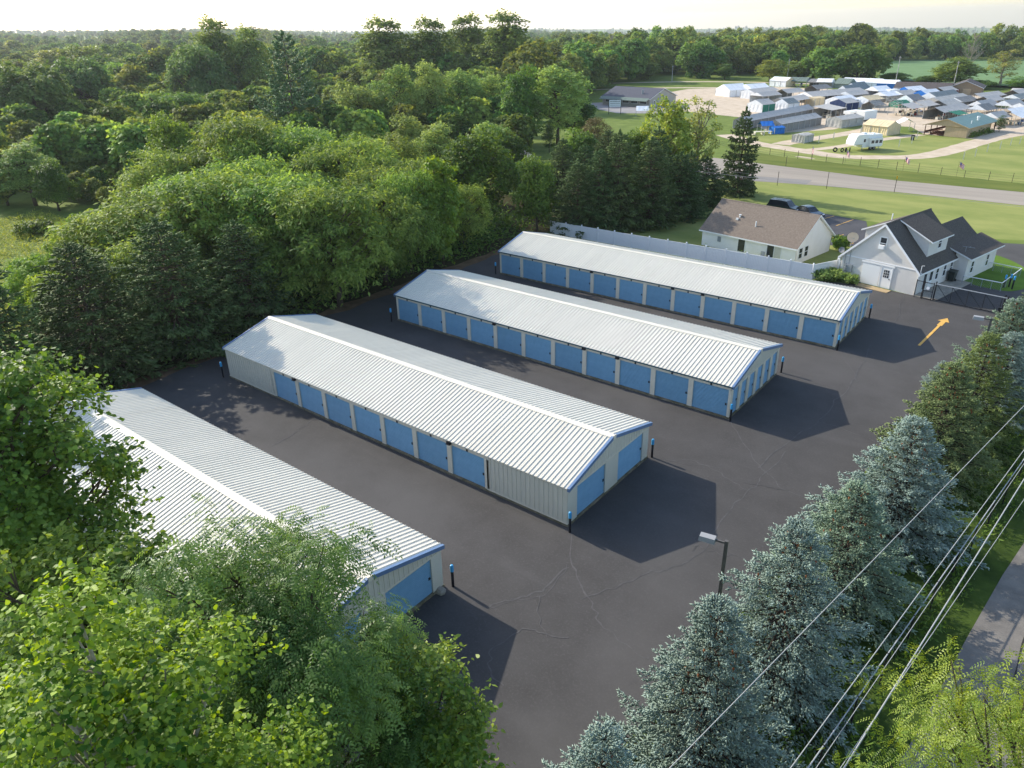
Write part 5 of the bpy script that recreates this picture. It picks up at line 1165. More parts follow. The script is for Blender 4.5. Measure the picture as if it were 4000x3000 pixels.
def conifer(name, seed, h, r, mats, levels=26, per=9, shoots=60, sl=.2, sw=.045, droop=.25, lift=.35, cones=0, gap=.0, taper=.85, hang=0.0, flat=False, nt=10):
    """spruce: whorled boughs set with finger-like shoots (three-sided spindles)"""
    rg = np.random.default_rng(seed)
    b = MB(); b.tube([(0, 0, 0), (0, 0, h * .5), (0, 0, h * .97)], [.035 * r + .07, .02 * r + .04, .015], 7)
    PP, DD, LL, TT = [], [], [], []
    for i in range(levels):
        f = (i + rg.uniform(-.25, .25)) / levels; f = min(max(f, 0.0), .985)
        z = .25 + (h - .3) * f ** 1.0
        Rz = r * ((1 - f) ** taper) * rg.uniform(.88, 1.12) + .12
        n = max(4, int(per * (.55 + .45 * (1 - f))))
        a0 = rg.uniform(0, 6.28)
        for j in range(n):
            if rg.uniform() < gap: continue
            a = a0 + 2 * math.pi * j / n + rg.uniform(-.22, .22)
            L = Rz * rg.uniform(.66, 1.16)
            el = lift * f - droop * (1 - f) + rg.uniform(-.1, .1)
            u = np.array([math.cos(a) * math.cos(el), math.sin(a) * math.cos(el), math.sin(el)])
            side = np.array([-math.sin(a), math.cos(a), 0])
            tip_up = .16 * L
            end = np.array([0, 0, z]) + u * L; end[2] += tip_up * .6
            b.tube([(0, 0, z), tuple(np.array([0, 0, z]) + u * L * .55), tuple(end)], [.018 * L + .012, .012 * L + .008, .006], 4, cap=False)
            kt = max(3, int(round(nt * (.35 + .75 * L / r))))
            per_t = max(3, int(shoots * (L / r + .25) / kt))
            tt = (np.arange(kt) + rg.uniform(.1, .9, kt)) / kt; tt = .12 + .88 * tt ** .75
            tt[-1] = 1.0
            for q_, t in enumerate(tt):
                s_ = (1 if q_ % 2 else -1)
                o_ = np.array([0, 0, z]) + u * (L * t); o_[2] += tip_up * t ** 2.2
                td = nrm(u * (.55 + .5 * t) + side * s_ * (1.15 - t) * rg.uniform(.7, 1.2) + np.array([0, 0, rg.uniform(-.12, .1)]))
                tl = L * .36 * (1.25 - t) + .22 * r * .12 + .1
                v = rg.uniform(0, 1, (per_t, 1)) ** .7
                P = o_ + td * tl * v + rg.normal(0, .03 + .02 * tl, (per_t, 3)); P[:, 2] -= (tl * v[:, 0]) ** 2 * .25
                D = td * .85 + rg.normal(0, .42, (per_t, 3)); D[:, 2] += .16 - hang * rg.uniform(.2, 1.2, per_t)
                PP.append(P); DD.append(nrm(D)); LL.append(sl * rg.uniform(.7, 1.35, per_t) * (.75 + .35 * (1 - f)))
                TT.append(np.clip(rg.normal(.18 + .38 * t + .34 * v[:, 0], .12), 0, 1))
    # leader
    k = 26; P = np.stack([rg.normal(0, .04, k), rg.normal(0, .04, k), h - .75 + .75 * rg.uniform(0, 1, k)], 1)
    D = nrm(np.stack([rg.normal(0, .5, k), rg.normal(0, .5, k), np.full(k, .9)], 1)); PP.append(P); DD.append(D); LL.append(np.full(k, sl * 1.1)); TT.append(rg.uniform(.5, 1, k))
    P, D, L, T = np.concatenate(PP), np.concatenate(DD), np.concatenate(LL), np.concatenate(TT)
    n = len(P); A = nrm(np.cross(D, sph(rg, n))); B = np.cross(D, A); W = (sw * L / sl)[:, None]
    mid = P + D * (L * .38)[:, None]
    r0 = mid + A * W; r1 = mid + (-.5 * A + .866 * B) * W; r2 = mid + (-.5 * A - .866 * B) * W; tip = P + D * L[:, None]
    V = np.stack([P, r0, r1, r2, tip], 1).reshape(-1, 3)
    o = (np.arange(n) * 5)[:, None, None]
    F = (np.array([[0, 2, 1], [0, 3, 2], [0, 1, 3], [4, 1, 2], [4, 2, 3], [4, 3, 1]])[None] + o).reshape(-1, 3)
    crown = np_mesh('crown', V, F, mats[0], np.repeat(T, 6), k=3)
    cm = None
    if cones:
        cb = MB()
        for _ in range(cones):
            zz = h * rg.uniform(.62, .95); rr = r * ((1 - zz / h) ** taper) * rg.uniform(.5, .95) + .1; a = rg.uniform(0, 6.28)
            x, y = rr * math.cos(a), rr * math.sin(a)
            cb.tube([(x, y, zz + .07), (x, y, zz), (x, y, zz - .1)], [.015, .04, .012], 5, cap=False)
        cm = cb.mesh('cones', mats[2])
    return b.mesh('trunk', mats[1], True), crown, cm

LM = dict(
 locust=leaf_mat('locust_leaf', srgb(82, 114, 54), srgb(150, 172, 86), .4, .6, .18, .12),
 dense=leaf_mat('maple_leaf', srgb(66, 96, 44), srgb(116, 144, 62), .36, .55, .2, .15),
 light=leaf_mat('pale_leaf', srgb(98, 130, 68), srgb(158, 178, 102), .38, .6, .16, .12),
 poplar=leaf_mat('poplar_leaf', srgb(76, 106, 54), srgb(134, 156, 80), .36, .6, .18, .12),
 oak=leaf_mat('oak_leaf', srgb(66, 96, 52), srgb(118, 144, 80), .34, .6, spec=.12),
 yellow=leaf_mat('yellowing_leaf', srgb(104, 130, 56), srgb(160, 166, 80), .4, .5),
 sumac=leaf_mat('sumac_leaf', srgb(92, 128, 52), srgb(150, 172, 78), .38, .6, .18, .12),
 vine=leaf_mat('vine_leaf', srgb(88, 118, 40), srgb(142, 160, 64), .38, .5),
 sparse=leaf_mat('dry_leaf', srgb(116, 134, 64), srgb(170, 164, 92), .38, .5),
 round=leaf_mat('far_leaf', srgb(72, 104, 52), srgb(128, 152, 76), .34, .6, .2, .12),
 column=leaf_mat('arborvitae_leaf', srgb(48, 78, 32), srgb(84, 112, 42), .2, .6),
 norway=leaf_mat('norway_needle', srgb(58, 82, 48), srgb(102, 124, 74), .18, .65, .15, .1),
 cedar=leaf_mat('cedar_needle', srgb(92, 84, 44), srgb(132, 116, 62), .15, .6),
 pine=leaf_mat('white_pine_needle', srgb(70, 106, 72), srgb(112, 144, 92), .22, .55),
)
CONEM = mat('spruce_cone', srgb(150, 94, 58), .8, col2=srgb(120, 70, 42), scale=9)
PROTO = {}
def addp(sp, *ms): PROTO.setdefault(sp, []).append(ms)
for s_ in (1, 2): addp('locust', *broadleaf('locust', 10 + s_, 14, 6, .8, 46, 17000, .5, (LM['locust'], BARK), 'flat', .34, .5, .55, rmin=.2, rmax=.36, upb=.8, fold=.05, twig=.5, twl=1.5), (14, 6))
addp('dense', *broadleaf('dense', 21, 14, 5, .6, 40, 13000, .36, (LM['dense'], BARK), 'round', .8, twig=.25, twl=.8), (14, 5))
for s_ in (1, 2): addp('light', *broadleaf('light', 30 + s_, 17, 5.5, 2.0, 44, 11500, .4, (LM['light'], BARK), 'tall', .7, rmin=.18, rmax=.33, hole=.5, twig=.35, twl=1.2), (17, 5.5))
addp('poplar', *broadleaf('poplar', 41, 20, 5, 2.0, 60, 10500, .52, (LM['poplar'], BARK), 'tall', .75, rmin=.26, rmax=.42, hole=.3, twig=.35, twl=1.4), (20, 5))
for s_ in (1, 2): addp('oak', *broadleaf('oak', 50 + s_, 20, 10, .5, 60, 13000, .75, (LM['oak'], BARK), 'round', .8, rmin=.18, rmax=.3, twig=.25, twl=1.5), (20, 10))
addp('yellow', *broadleaf('yellow', 61, 16, 5, 1.0, 42, 9500, .42, (LM['yellow'], BARKP), 'tall', .75, rmin=.18, rmax=.33, hole=.4, twig=.4, twl=1.2), (16, 5))
addp('sumac', *broadleaf('sumac', 71, 9, 5, .1, 44, 11000, .6, (LM['sumac'], BARK), 'flat', .3, .5, .45, rmin=.2, rmax=.34, upb=.9, twig=.4, twl=1.0), (9, 5))
addp('vine', *broadleaf('vine', 81, 14, 3, .1, 40, 9500, .34, (LM['vine'], BARK), 'tall', .85, .6, twig=.3, twl=.9), (14, 3))
addp('sparse', *broadleaf('sparse', 91, 16, 4, 2.0, 30, 2600, .36, (LM['sparse'], BARKP), 'tall', .75, rmin=.2, rmax=.34, trunk_r=.3), (16, 4))
addp('round', *broadleaf('round', 101, 13, 8, .3, 46, 7000, .75, (LM['round'], BARK), 'round', .85, rmin=.2, rmax=.34, twig=.25, twl=1.2), (13, 8))
addp('bush', *broadleaf('bush', 105, 2, 2, .05, 26, 2200, .3, (LM['dense'], BARK), 'round', .7, twig=.3, twl=.4), (2, 2))
addp('column', *broadleaf('column', 111, 8, 1.5, .1, 30, 4000, .2, (LM['column'], BARK), 'tall', .6, rmin=.4, rmax=.6), (8, 1.5))
addp('norway', *conifer('norway', 121, 12, 4, (LM['norway'], BARK, CONEM), 25, 11, 64, .4, .08, .3, .4, 0, .02, .74, .5, nt=9)[:2], (12, 4))
addp('norway', *conifer('norway', 122, 12, 4, (LM['norway'], BARK, CONEM), 23, 11, 64, .4, .085, .38, .3, 0, .03, .8, .6, nt=9)[:2], (12, 4))
addp('cedar', *broadleaf('cedar', 131, 9, 3.2, .1, 30, 6000, .3, (LM['cedar'], BARK), 'tall', .4, rmin=.25, rmax=.4), (9, 3.2))
addp('pine', *conifer('pine', 141, 24, 8, (LM['pine'], BARK, CONEM), 16, 9, 110, .75, .12, .05, .5, 0, .1, .62, 0, nt=12)[:2], (24, 8))

def plant(sp, x, y, h, r, label, proto=None, rz=None, name=None, group=None, zb=None, leaf=None):
    ps = PROTO[sp]; tm, cm, (h0, r0) = ps[(int(abs(x * 3 + y)) if proto is None else proto) % len(ps)]
    t_ = thing(name or (sp_name[sp]), label, 'tree' if h > 4 else 'bush', (x, y, float(terrain(x, y)) if zb is None else zb), rz if rz is not None else random.uniform(0, 6.28), group)
    t_.scale = (r / r0, r / r0, h / h0)
    put('trunk', tm, t_); c = put('crown', cm, t_)
    if leaf:
        c.material_slots[0].link = 'OBJECT'; c.material_slots[0].material = leaf
    return t_
sp_name = dict(bush='shrub', locust='locust_tree', dense='maple_tree', light='pale_tree', poplar='tall_tree', oak='oak_tree', yellow='yellowing_tree', sumac='thicket_tree', vine='vine_covered_tree', sparse='bare_branched_tree', round='field_tree', column='arborvitae', norway='norway_spruce', cedar='cedar_tree', pine='white_pine')
TREES = [
('norway', -68.1, -39.7, 13.9, 5.2, 'dark spruce at the left picture edge behind the maple, leftmost of its row'),
('norway', -68.8, -31.9, 11.1, 5.7, 'dark green spruce with drooping boughs, second in the row left of the lot'),
('norway', -68.8, -24.8, 11.6, 5.6, 'tall grey green spruce in front of the feathery thicket, facing the lowest roof corner'),
('norway', -68.5, -18.0, 10.1, 4.6, 'shaded dark spruce squeezed between the grey green spruce and the locust curtain'),
('sumac', -91.2, -27.7, 6.2, 3.3, 'leafy yellow green clump at the near edge of the weedy field'),
('locust', -65.8, -9.4, 13.8, 5.9, 'feathery locust reaching lowest over the lot edge, with foliage to the ground'),
('locust', -72.6, -10.4, 14.1, 6.2, 'feathery locust with a pale flat crown just above the shaded spruce'),
('locust', -78.0, -14.1, 14.8, 6.7, 'broad feathery locust rising behind the grey green spruce'),
('locust', -82.6, -20.0, 12.4, 6.9, 'feathery locust leaning out over the weedy field edge'),
('locust', -67.1, -1.9, 12.1, 5.1, 'feathery locust above the left end of the second storage row'),
('locust', -95.2, 1.2, 18.2, 7.7, 'tallest pale feathery locust at the crest of the thicket'),
('locust', -92.1, 7.6, 16.1, 7.4, 'feathery locust below the big white pine'),
('locust', -82.5, 9.6, 15.1, 6.6, 'feathery locust just left of the vine hung tree'),
('dense', -116.4, 2.9, 16.4, 4.3, 'compact yellow green tree standing on the shoulder of the locust thicket'),
('sumac', -89.2, -21.9, 10.0, 4.5, 'bright low locust thicket spilling onto the weedy field'),
('sumac', -83.3, -28.6, 6.3, 2.8, 'low yellow green thicket between the two dark spruces'),
('vine', -66.6, 6.8, 14.2, 2.8, 'tree hung with yellow green vines down to the ground'),
('locust', -67.7, 2.7, 13.1, 3.8, 'dark feathery tree pressed against the vine hung tree'),
('dense', -75.5, 23.2, 14.3, 5.6, 'big dark round maple with pale flowering top'),
('dense', -66.2, 24.8, 11.2, 3.3, 'small bright green tree beside the end of the white fence'),
('norway', -62.4, 28.8, 9.0, 4.0, 'dark spruce beside the first panels of the white fence'),
('norway', -59.1, 33.4, 12.7, 5.0, 'tall brown tinged spruce behind the white fence, second from its end'),
('norway', -56.2, 36.9, 11.6, 4.8, 'broad dark spruce in the middle of the clump behind the white fence'),
('norway', -54.9, 43.2, 9.0, 4.7, 'dark spruce of the clump nearest the brown roofed house'),
('norway', -54.0, 62.4, 13.1, 3.4, 'slender isolated spruce with layered branches at the roadside end of the clump'),
('norway', -55.6, 53.4, 6.9, 4.4, 'low dark spruce half hidden behind the clump beside the isolated spruce'),
('yellow', -62.0, 53.2, 16.4, 4.7, 'tall tree with yellowing leaves rising over the dark spruce clump'),
('sparse', -59.0, 57.2, 16.3, 3.7, 'thin leaved tree with bare branches showing, beside the yellowing tree'),
('cedar', -91.3, 78.7, 9.4, 3.5, 'rusty brown cedar above the spruces near the yard sign'),
('column', -104.7, 81.1, 7.6, 1.7, 'narrow columnar arborvitae on the small lawn'),
('dense', -80.0, 55.9, 10.0, 4.0, 'dark rounded tree below the wide pale tree, left of the rusty cedar'),
('norway', -76.7, 45.9, 9.0, 3.6, 'dark spruce left of the rusty cedar, behind the small bright tree'),
('norway', -70.7, 49.7, 10.2, 4.3, 'dark spruce right below the rusty cedar'),
('dense', -68.4, 55.4, 11.1, 3.9, 'dark tree between the rusty cedar and the yellowing tree'),
('dense', -88.7, 47.1, 9.9, 3.8, 'deep green tree right of the big dark round maple'),
('dense', -78.0, 37.0, 7.0, 3.1, 'leafy tree hiding the foot of the yellow house'),
('light', -92.4, 47.1, 11.6, 4.7, 'pale tree rising behind the big dark round maple'),
('light', -90.2, 31.1, 12.9, 4.8, 'grey green tree behind the vine hung tree'),
('light', -99.0, 33.7, 13.6, 5.1, 'soft green tree left of the grey green one behind the vines'),
('dense', -78.1, 58.5, 7.4, 3.6, 'dark bushy tree at the foot of the rusty cedar'),
('light', -140.8, 59.8, 15.6, 6.6, 'pale green tree right of the big white pine'),
('light', -138.1, 69.2, 19.1, 6.3, 'pale leaved tree with loose crown, second right of the white pine'),
('light', -134.2, 75.5, 19.4, 5.9, 'pale tree with upright limbs in the middle of the tree belt'),
('light', -130.2, 82.0, 18.0, 6.0, 'silvery green tree above the dark round maple'),
('light', -127.1, 88.1, 15.9, 5.4, 'slim pale tree left of the leaning trunk on the small lawn'),
('dense', -114.7, 84.3, 18.4, 5.6, 'tall dark tree with visible forked trunk on the small lawn'),
('light', -110.0, 91.9, 18.6, 8.1, 'wide pale green tree at the right end of the belt next to the shop'),
('dense', -111.8, 101.2, 11.5, 6.2, 'dark tree under the wide pale tree facing the shop'),
('pine', -142.0, 43.6, 24.8, 7.9, 'big white pine with layered blue green boughs'),
('poplar', -254.1, 97.5, 31.2, 7.8, 'tall upright tree breaking the skyline left of the white pine'),
('poplar', -243.1, 103.0, 28.1, 6.5, 'second skyline tree just left of the white pine'),
('poplar', -218.3, 140.7, 30.0, 10.1, 'tall skyline tree over the pale belt, left of the pair'),
('poplar', -203.2, 148.0, 29.6, 8.3, 'dark pointed skyline tree in the middle of the belt'),
('poplar', -209.2, 174.1, 30.7, 8.7, 'dark flat topped tree just left of the highest skyline tree'),
('poplar', -189.5, 173.1, 31.1, 11.2, 'highest skyline tree, broad and green'),
('oak', -231.4, 22.0, 16.7, 6.9, 'dark oak at the left edge above the bright bushes'),
('oak', -223.4, 26.6, 20.5, 11.0, 'huge dark oak dominating the left of the photograph'),
('oak', -260.7, 54.8, 20.0, 10.5, 'rounded dark oak right of the huge oak'),
('yellow', -417.2, 110.5, 20.4, 10.8, 'yellowish tree crown behind the huge oak'),
('yellow', -418.8, 127.1, 21.5, 15.1, 'broad olive tree crown behind the rounded oak'),
('yellow', -277.6, 76.0, 11.3, 6.9, 'sunlit yellow crowned tree in front of the far oaks'),
('sumac', -220.4, 58.6, 11.6, 11.0, 'flat topped tree of layered leaves behind the compact yellow green tree'),
('sumac', -227.4, 76.5, 9.4, 8.1, 'flat layered tree in front of the white pine'),
('oak', -244.4, 84.0, 23.0, 10.8, 'large silvery tree with glinting leaves'),
('oak', -288.9, 90.3, 18.8, 12.1, 'dark tree with yellow lit shoulder behind the flat topped tree'),
('yellow', -247.2, 101.0, 19.9, 7.7, 'tree with a bright yellow green cap just left of the white pine'),
('light', -146.3, -6.8, 10.6, 5.5, 'bright feathery willow by the weedy field'),
('light', -167.2, 15.7, 9.0, 5.7, 'bright fan shaped willow by the locust thicket'),
('dense', -163.2, 7.9, 8.2, 4.0, 'dark bush between the two bright willows'),
('light', -167.4, 23.1, 8.9, 5.0, 'silvery leaved bush left of the compact yellow green tree'),
('dense', -150.5, -9.5, 9.4, 3.9, 'dark bush at the far left of the weedy field'),
('dense', -138.4, -6.4, 8.6, 3.4, 'shaded bush closing the back of the weedy field'),
('dense', -180.0, 0.8, 9.0, 4.3, 'dim bush at the picture edge below the oaks'),
('bush', -125.0, -15.0, 2.0, 2.4, 'small round bush alone in the weedy field'),
('round', -190.6, 278.7, 8.4, 6.8, 'round dark tree on the strip of grass before the far wood'),
('round', -172.8, 298.0, 16.7, 10.3, 'large full tree beside the slim sapling on the far grass'),
('poplar', -157.4, 291.0, 7.0, 4.3, 'slim sapling on the far grass'),
('round', -163.7, 335.8, 7.7, 6.1, 'dark bush like tree left of the yellowish far tree'),
('yellow', -135.2, 287.6, 9.6, 7.2, 'yellowish tree behind the market tents'),
('round', -128.1, 301.9, 7.9, 7.4, 'mid green tree in the clump behind the market'),
('round', -114.4, 298.4, 13.9, 10.9, 'dark tree in the clump behind the market, taller than its neighbours'),
('round', -102.5, 300.1, 14.8, 11.6, 'big dark tree at the right end of the clump by the crop field'),
('poplar', -63.6, 287.7, 10.8, 8.5, 'tree at the edge of the crop field near the brown barn'),
('sparse', -49.4, 293.4, 13.8, 6.9, 'half bare tree at the edge of the crop field'),
('round', -54.4, 280.2, 3.2, 6.2, 'dark hedge like shrub between the two crop field trees'),
('cedar', -94.0, 306.2, 2.7, 1.2, 'tiny dark conifer beside the crop field')
]
for (sp, x, y, h, r, lab) in TREES: plant(sp, x, y, h, r, lab)
for (x, y, h, r) in ((-70, -14, 10.5, 4.6), (-76, -5, 13.5, 5.2), (-73, 2, 13, 5), (-84, -6, 14.5, 5.6), (-88, -12, 13, 5.5), (-80, 3, 15, 5.5), (-74, 9, 13, 4.6), (-90, 0, 16, 6), (-101, -6, 14, 6), (-84, 15, 14, 5.4), (-70, 14, 9, 3.8), (-104, 8, 16, 6.2), (-78, 20, 11, 4.6), (-76, -22, 10, 4.4)):
    plant('locust', x, y, h, r, 'feathery locust in the thick of the grove left of the storage rows', group='locusts packed in the grove')
for (x, y, h, r) in ((-60.5, 31, 10.5, 3.9), (-57.5, 40.5, 10, 4), (-55.5, 47.5, 8.5, 3.6), (-59, 44, 12, 4), (-64.5, 33.5, 10.5, 4)):
    plant('norway', x, y, h, r, 'dark spruce packed inside the clump behind the white fence', group='spruces packed behind the fence')

# foreground spruces along the lane
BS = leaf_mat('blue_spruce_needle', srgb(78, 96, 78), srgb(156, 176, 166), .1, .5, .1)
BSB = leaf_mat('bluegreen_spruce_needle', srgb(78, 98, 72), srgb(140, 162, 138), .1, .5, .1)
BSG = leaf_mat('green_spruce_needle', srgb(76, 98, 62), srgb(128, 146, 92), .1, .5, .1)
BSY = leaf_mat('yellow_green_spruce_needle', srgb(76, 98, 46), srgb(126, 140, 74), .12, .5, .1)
SBARK = mat('dark_spruce_bark', srgb(58, 50, 42), .95, col2=srgb(40, 34, 28), scale=5)
SPR = [conifer('blue_spruce', 201, 9, 3.1, (BS, SBARK, CONEM), 25, 12, 185, .16, .03, .3, .5, 45, .03, .92, .1, nt=12),
       conifer('blue_spruce', 202, 9, 3.3, (BS, SBARK, CONEM), 23, 12, 185, .16, .03, .4, .45, 25, .05, .88, .12, nt=11),
       conifer('blue_spruce', 203, 8, 3.1, (BS, SBARK, CONEM), 22, 12, 185, .16, .03, .28, .5, 60, .05, .92, .05, nt=11)]
for (x, y, h, r, k, lf, lab) in ((-14.35, -41.9, 8.3, 3.0, 1, BS, 'pale blue spruce cut off by the bottom edge of the photograph'), (-13.6, -36.5, 9.4, 3.1, 0, BS, 'blue spruce with brown cones in front of the lamp pole, nearest full one'),
                     (-13.15, -30.2, 8.9, 3.3, 1, BS, 'broad blue spruce with brownish bare patches, second full one'), (-12.6, -23.6, 7.3, 3.2, 2, BSB, 'low greenish blue spruce between two taller blue ones'),
                     (-11.9, -16.6, 7.6, 3.4, 0, BS, 'blue spruce with separate bright tufts, just before the green spruces'), (-11.5, -9.0, 8.0, 3.2, 2, BSG, 'green spruce with a cluster of brown cones near its top'),
                     (-10.7, -2.6, 7.8, 3.2, 1, BSY, 'yellowish green spruce with flat layered boughs'), (-9.7, 2.4, 6.4, 2.6, 0, BS, 'blue spruce behind the yellowish green one at the picture edge'),
                     (-10.4, 8.4, 7.0, 2.9, 2, BSB, 'blue spruce beside the distant lamp pole'), (-9.6, 14.6, 6.4, 2.6, 1, BSG, 'last blue spruce of the row by the gate motor'), (-13.6, 4.4, 2.6, 1.2, 2, BS, 'young blue spruce at the lot edge below the distant lamp')):
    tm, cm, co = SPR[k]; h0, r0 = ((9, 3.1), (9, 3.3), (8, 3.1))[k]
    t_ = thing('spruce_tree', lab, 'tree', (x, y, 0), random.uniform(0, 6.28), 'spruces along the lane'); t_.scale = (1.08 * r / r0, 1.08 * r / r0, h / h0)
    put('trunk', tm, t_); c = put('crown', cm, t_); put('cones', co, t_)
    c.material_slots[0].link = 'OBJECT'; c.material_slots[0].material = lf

# foreground broadleaf trees, each modelled leaf by leaf
COT = leaf_mat('cottonwood_leaf', srgb(60, 96, 30), srgb(152, 176, 70), .38, .5, .05, .2)
DKM = leaf_mat('dark_maple_leaf', srgb(68, 98, 40), srgb(122, 150, 66), .38, .5, .05, .2)
LOC = leaf_mat('near_locust_leaf', srgb(66, 100, 48), srgb(116, 144, 74), .36, .45, .05, .3)
BOX = leaf_mat('box_elder_leaf', srgb(84, 116, 44), srgb(142, 162, 74), .38, .45, .05, .3)
AIL = leaf_mat('ailanthus_leaf', srgb(82, 112, 38), srgb(146, 160, 66), .34, .45, .05, .3)
def near_tree(name, label, x, y, meshes):
    t_ = thing(name, label, 'tree', (x, y, 0)); put('trunk', meshes[0], t_); put('crown', meshes[1], t_); return t_
near_tree('cottonwood_tree', 'bright yellow green cottonwood filling the lower left corner, leaves large and glossy', -17.6, -51.7, broadleaf('cottonwood', 301, 19.4, 3.2, 5.5, 84, 64000, .1, (COT, BARKP), 'tall', .98, .35, .8, rmin=.16, rmax=.27, hole=.4, trunk_r=.2, twig=.4, twl=.8, hexl=True))
near_tree('maple_tree', 'dark glossy leaved maple overlapping the left part of the nearest roof', -36.2, -47.6, broadleaf('maple', 311, 17.8, 4.7, 3, 80, 40000, .18, (DKM, BARK), 'tall', .95, .3, .8, rmin=.15, rmax=.25, hole=.7, twig=.4, twl=1.1, hexl=True))
near_tree('locust_tree', 'large feathery green locust covering the front corner of the nearest building', -21.9, -47.1, broadleaf('locust', 321, 16.3, 4.7, 1.0, 100, 26000, .38, (LOC, BARK), 'round', .3, .5, .7, frond=5, rmin=.17, rmax=.28, hole=.1, upb=.7, twig=.25, twl=1.1))
near_tree('box_elder_tree', 'small pale green box elder at the shadowed pavement edge, bottom centre', -18.8, -44.3, broadleaf('boxelder', 331, 11.2, 2.5, .4, 46, 16000, .17, (BOX, BARK), 'tall', .6, .4, .8, rmin=.2, rmax=.32, hole=.4, twig=.4, twl=.8, hexl=True))
near_tree('box_elder_tree', 'light green leafy tree below the dark maple at the left picture edge', -28.8, -49.2, broadleaf('boxelder', 332, 14.4, 3.6, 1, 56, 15000, .2, (BOX, BARK), 'round', .6, .4, .8, rmin=.18, rmax=.3, twig=.4, twl=.9, hexl=True))
near_tree('box_elder_tree', 'small leafy tree between the cottonwood and the nearest roof', -26.6, -47.4, broadleaf('boxelder', 333, 12.4, 2.6, 1, 40, 9000, .19, (LOC, BARK), 'round', .65, .4, .8, rmin=.2, rmax=.32, hole=.4, twig=.4, twl=.9, hexl=True))
near_tree('ailanthus_tree', 'yellow green tree with drooping long leaves in the lower right corner', -5.4, -42.2, broadleaf('ailanthus', 341, 18.0, 3.1, 5, 90, 17000, .23, (AIL, BARK), 'round', .27, .9, .8, frond=5, rmin=.16, rmax=.26, hole=.2, upb=.6, twig=.4, twl=.9))

# ------------------------------------------------------------------ undergrowth, weeds and distant woods (masses nobody could count)
def leaf_mass(name, label, pts, hs, n_each, ls, mt, seed, aspect=.5, rad=1.4):
    rg = np.random.default_rng(seed); P = np.repeat(np.array(pts, float), n_each, 0); H = np.repeat(np.array(hs, float), n_each)
    n = len(P); q = sph(rg, n) * (rg.uniform(0, 1, (n, 1)) ** .4)
    q[:, 2] = np.abs(q[:, 2])
    X = np.stack([P[:, 0] + q[:, 0] * rad, P[:, 1] + q[:, 1] * rad, q[:, 2] * H], 1)
    N = nrm(q + np.array([0, 0, .7]) + rg.normal(0, .4, (n, 3))); D = nrm(np.cross(N, sph(rg, n)) + q * .4)
    s_ = ls * rg.uniform(.6, 1.4, n)
    V, F = kites(X, D, nrm(N - D * np.sum(N * D, 1, keepdims=True)), s_, s_ * aspect, .1)
    o = put(name, np_mesh(name, V, F, mt, np.clip(rg.normal(.45, .25, n), 0, 1))); return tag(o, label, kind='stuff')
rg = np.random.default_rng(5)
ug, uh = [], []
for y in np.arange(-46, 28, .55):
    for k in range(4):
        ug.append((-65.6 - rg.uniform(.2, 8.5) - (1.0 if k else 0), y + rg.uniform(-.5, .5))); uh.append(rg.uniform(1.0, 2.6) + (k > 1) * rg.uniform(0, 2.2))
leaf_mass('undergrowth', 'dark leafy undergrowth along the shaded lot edge', ug, uh, 26, .42, LM['dense'], 6)
ug, uh = [], []
for _ in range(420): ug.append((rg.uniform(-60, -22), rg.uniform(-52, -44.2))); uh.append(rg.uniform(.8, 2.4))
leaf_mass('undergrowth', 'rank growth at the foot of the foreground trees', ug, uh, 24, .35, LM['dense'], 7)
wd, wh = [], []
for _ in range(900):
    y = rg.uniform(-60, 20); x0, x1 = -15.6 + .06 * (y + 31), fx(y) + .7
    wd.append((rg.uniform(x0, x1), y)); wh.append(rg.uniform(.25, 1.1))
WEED = leaf_mat('weed_leaf', srgb(66, 96, 32), srgb(112, 138, 52), .3, .6, 0)
leaf_mass('weeds', 'tall green weeds under the spruces beside the chain link fence', wd, wh, 22, .26, WEED, 8, .3, .6)
leaf_mass('weeds', 'yellow green weeds by the gate motor', [(rg.uniform(-12.4, -10.2), rg.uniform(22.2, 24.4)) for _ in range(40)], rg.uniform(.3, .8, 40), 26, .22, LM['vine'], 9, .25, .35)
leaf_mass('weeds', 'yellow green weeds beside the lowest blue spruce', [(rg.uniform(-17.0, -16.1), rg.uniform(-38.6, -37.0)) for _ in range(16)], rg.uniform(.5, 1.4, 16), 40, .2, LM['vine'], 10, .25, .35)
leaf_mass('weeds', 'low plants along the cream house and white fence', [(rg.uniform(-45, -34), rg.uniform(28.3, 29.3) + .2) for _ in range(34)], rg.uniform(.3, 1.2, 34), 24, .22, LM['light'], 11, .2, .4)
tu, th_ = [], []
for _ in range(2600):
    u, v = rg.uniform(0, 1), rg.uniform(0, 1); p = np.array([-132, -40]) * (1 - u) * (1 - v) + np.array([-84, -34]) * u * (1 - v) + np.array([-100, -8]) * u * v + np.array([-140, -9]) * (1 - u) * v
    tu.append(p); th_.append(rg.uniform(.3, .9))
leaf_mass('tall_grass', 'tall pale grass and goldenrod in the weedy field', tu, th_, 12, .5, leaf_mat('field_weed_leaf', srgb(116, 140, 50), srgb(192, 190, 92), .3, .7, 0), 12, .16, .8)
for (x, y, r, h, lab) in ((-28.7, 26.7, 1.5, 1.2, 'leafy green bush row beside the grey house meter wall'), (-26.6, 26.9, 1.0, 1.0, 'yellowish leafy bush right of the meter cabinet'), (-31.2, 39.4, 1.2, 1.6, 'dark round shrub at the rear corner of the cream house')):
    plant('bush', x, y, h, r, lab, name='shrub', leaf=(LM['light'] if h < 1.3 else None))
leaf_mass('ivy', 'mulch bed plants along the pavilion wall', [(-34.9 + .19 * k, 147 + .95 * k) for k in range(13)], rg.uniform(.5, 1.6, 13), 60, .4, LM['dense'], 13, .6, .9)
plant('column', -31.0, 159.8, 4.2, 1.3, 'dark conical evergreen at the far corner of the pavilion')
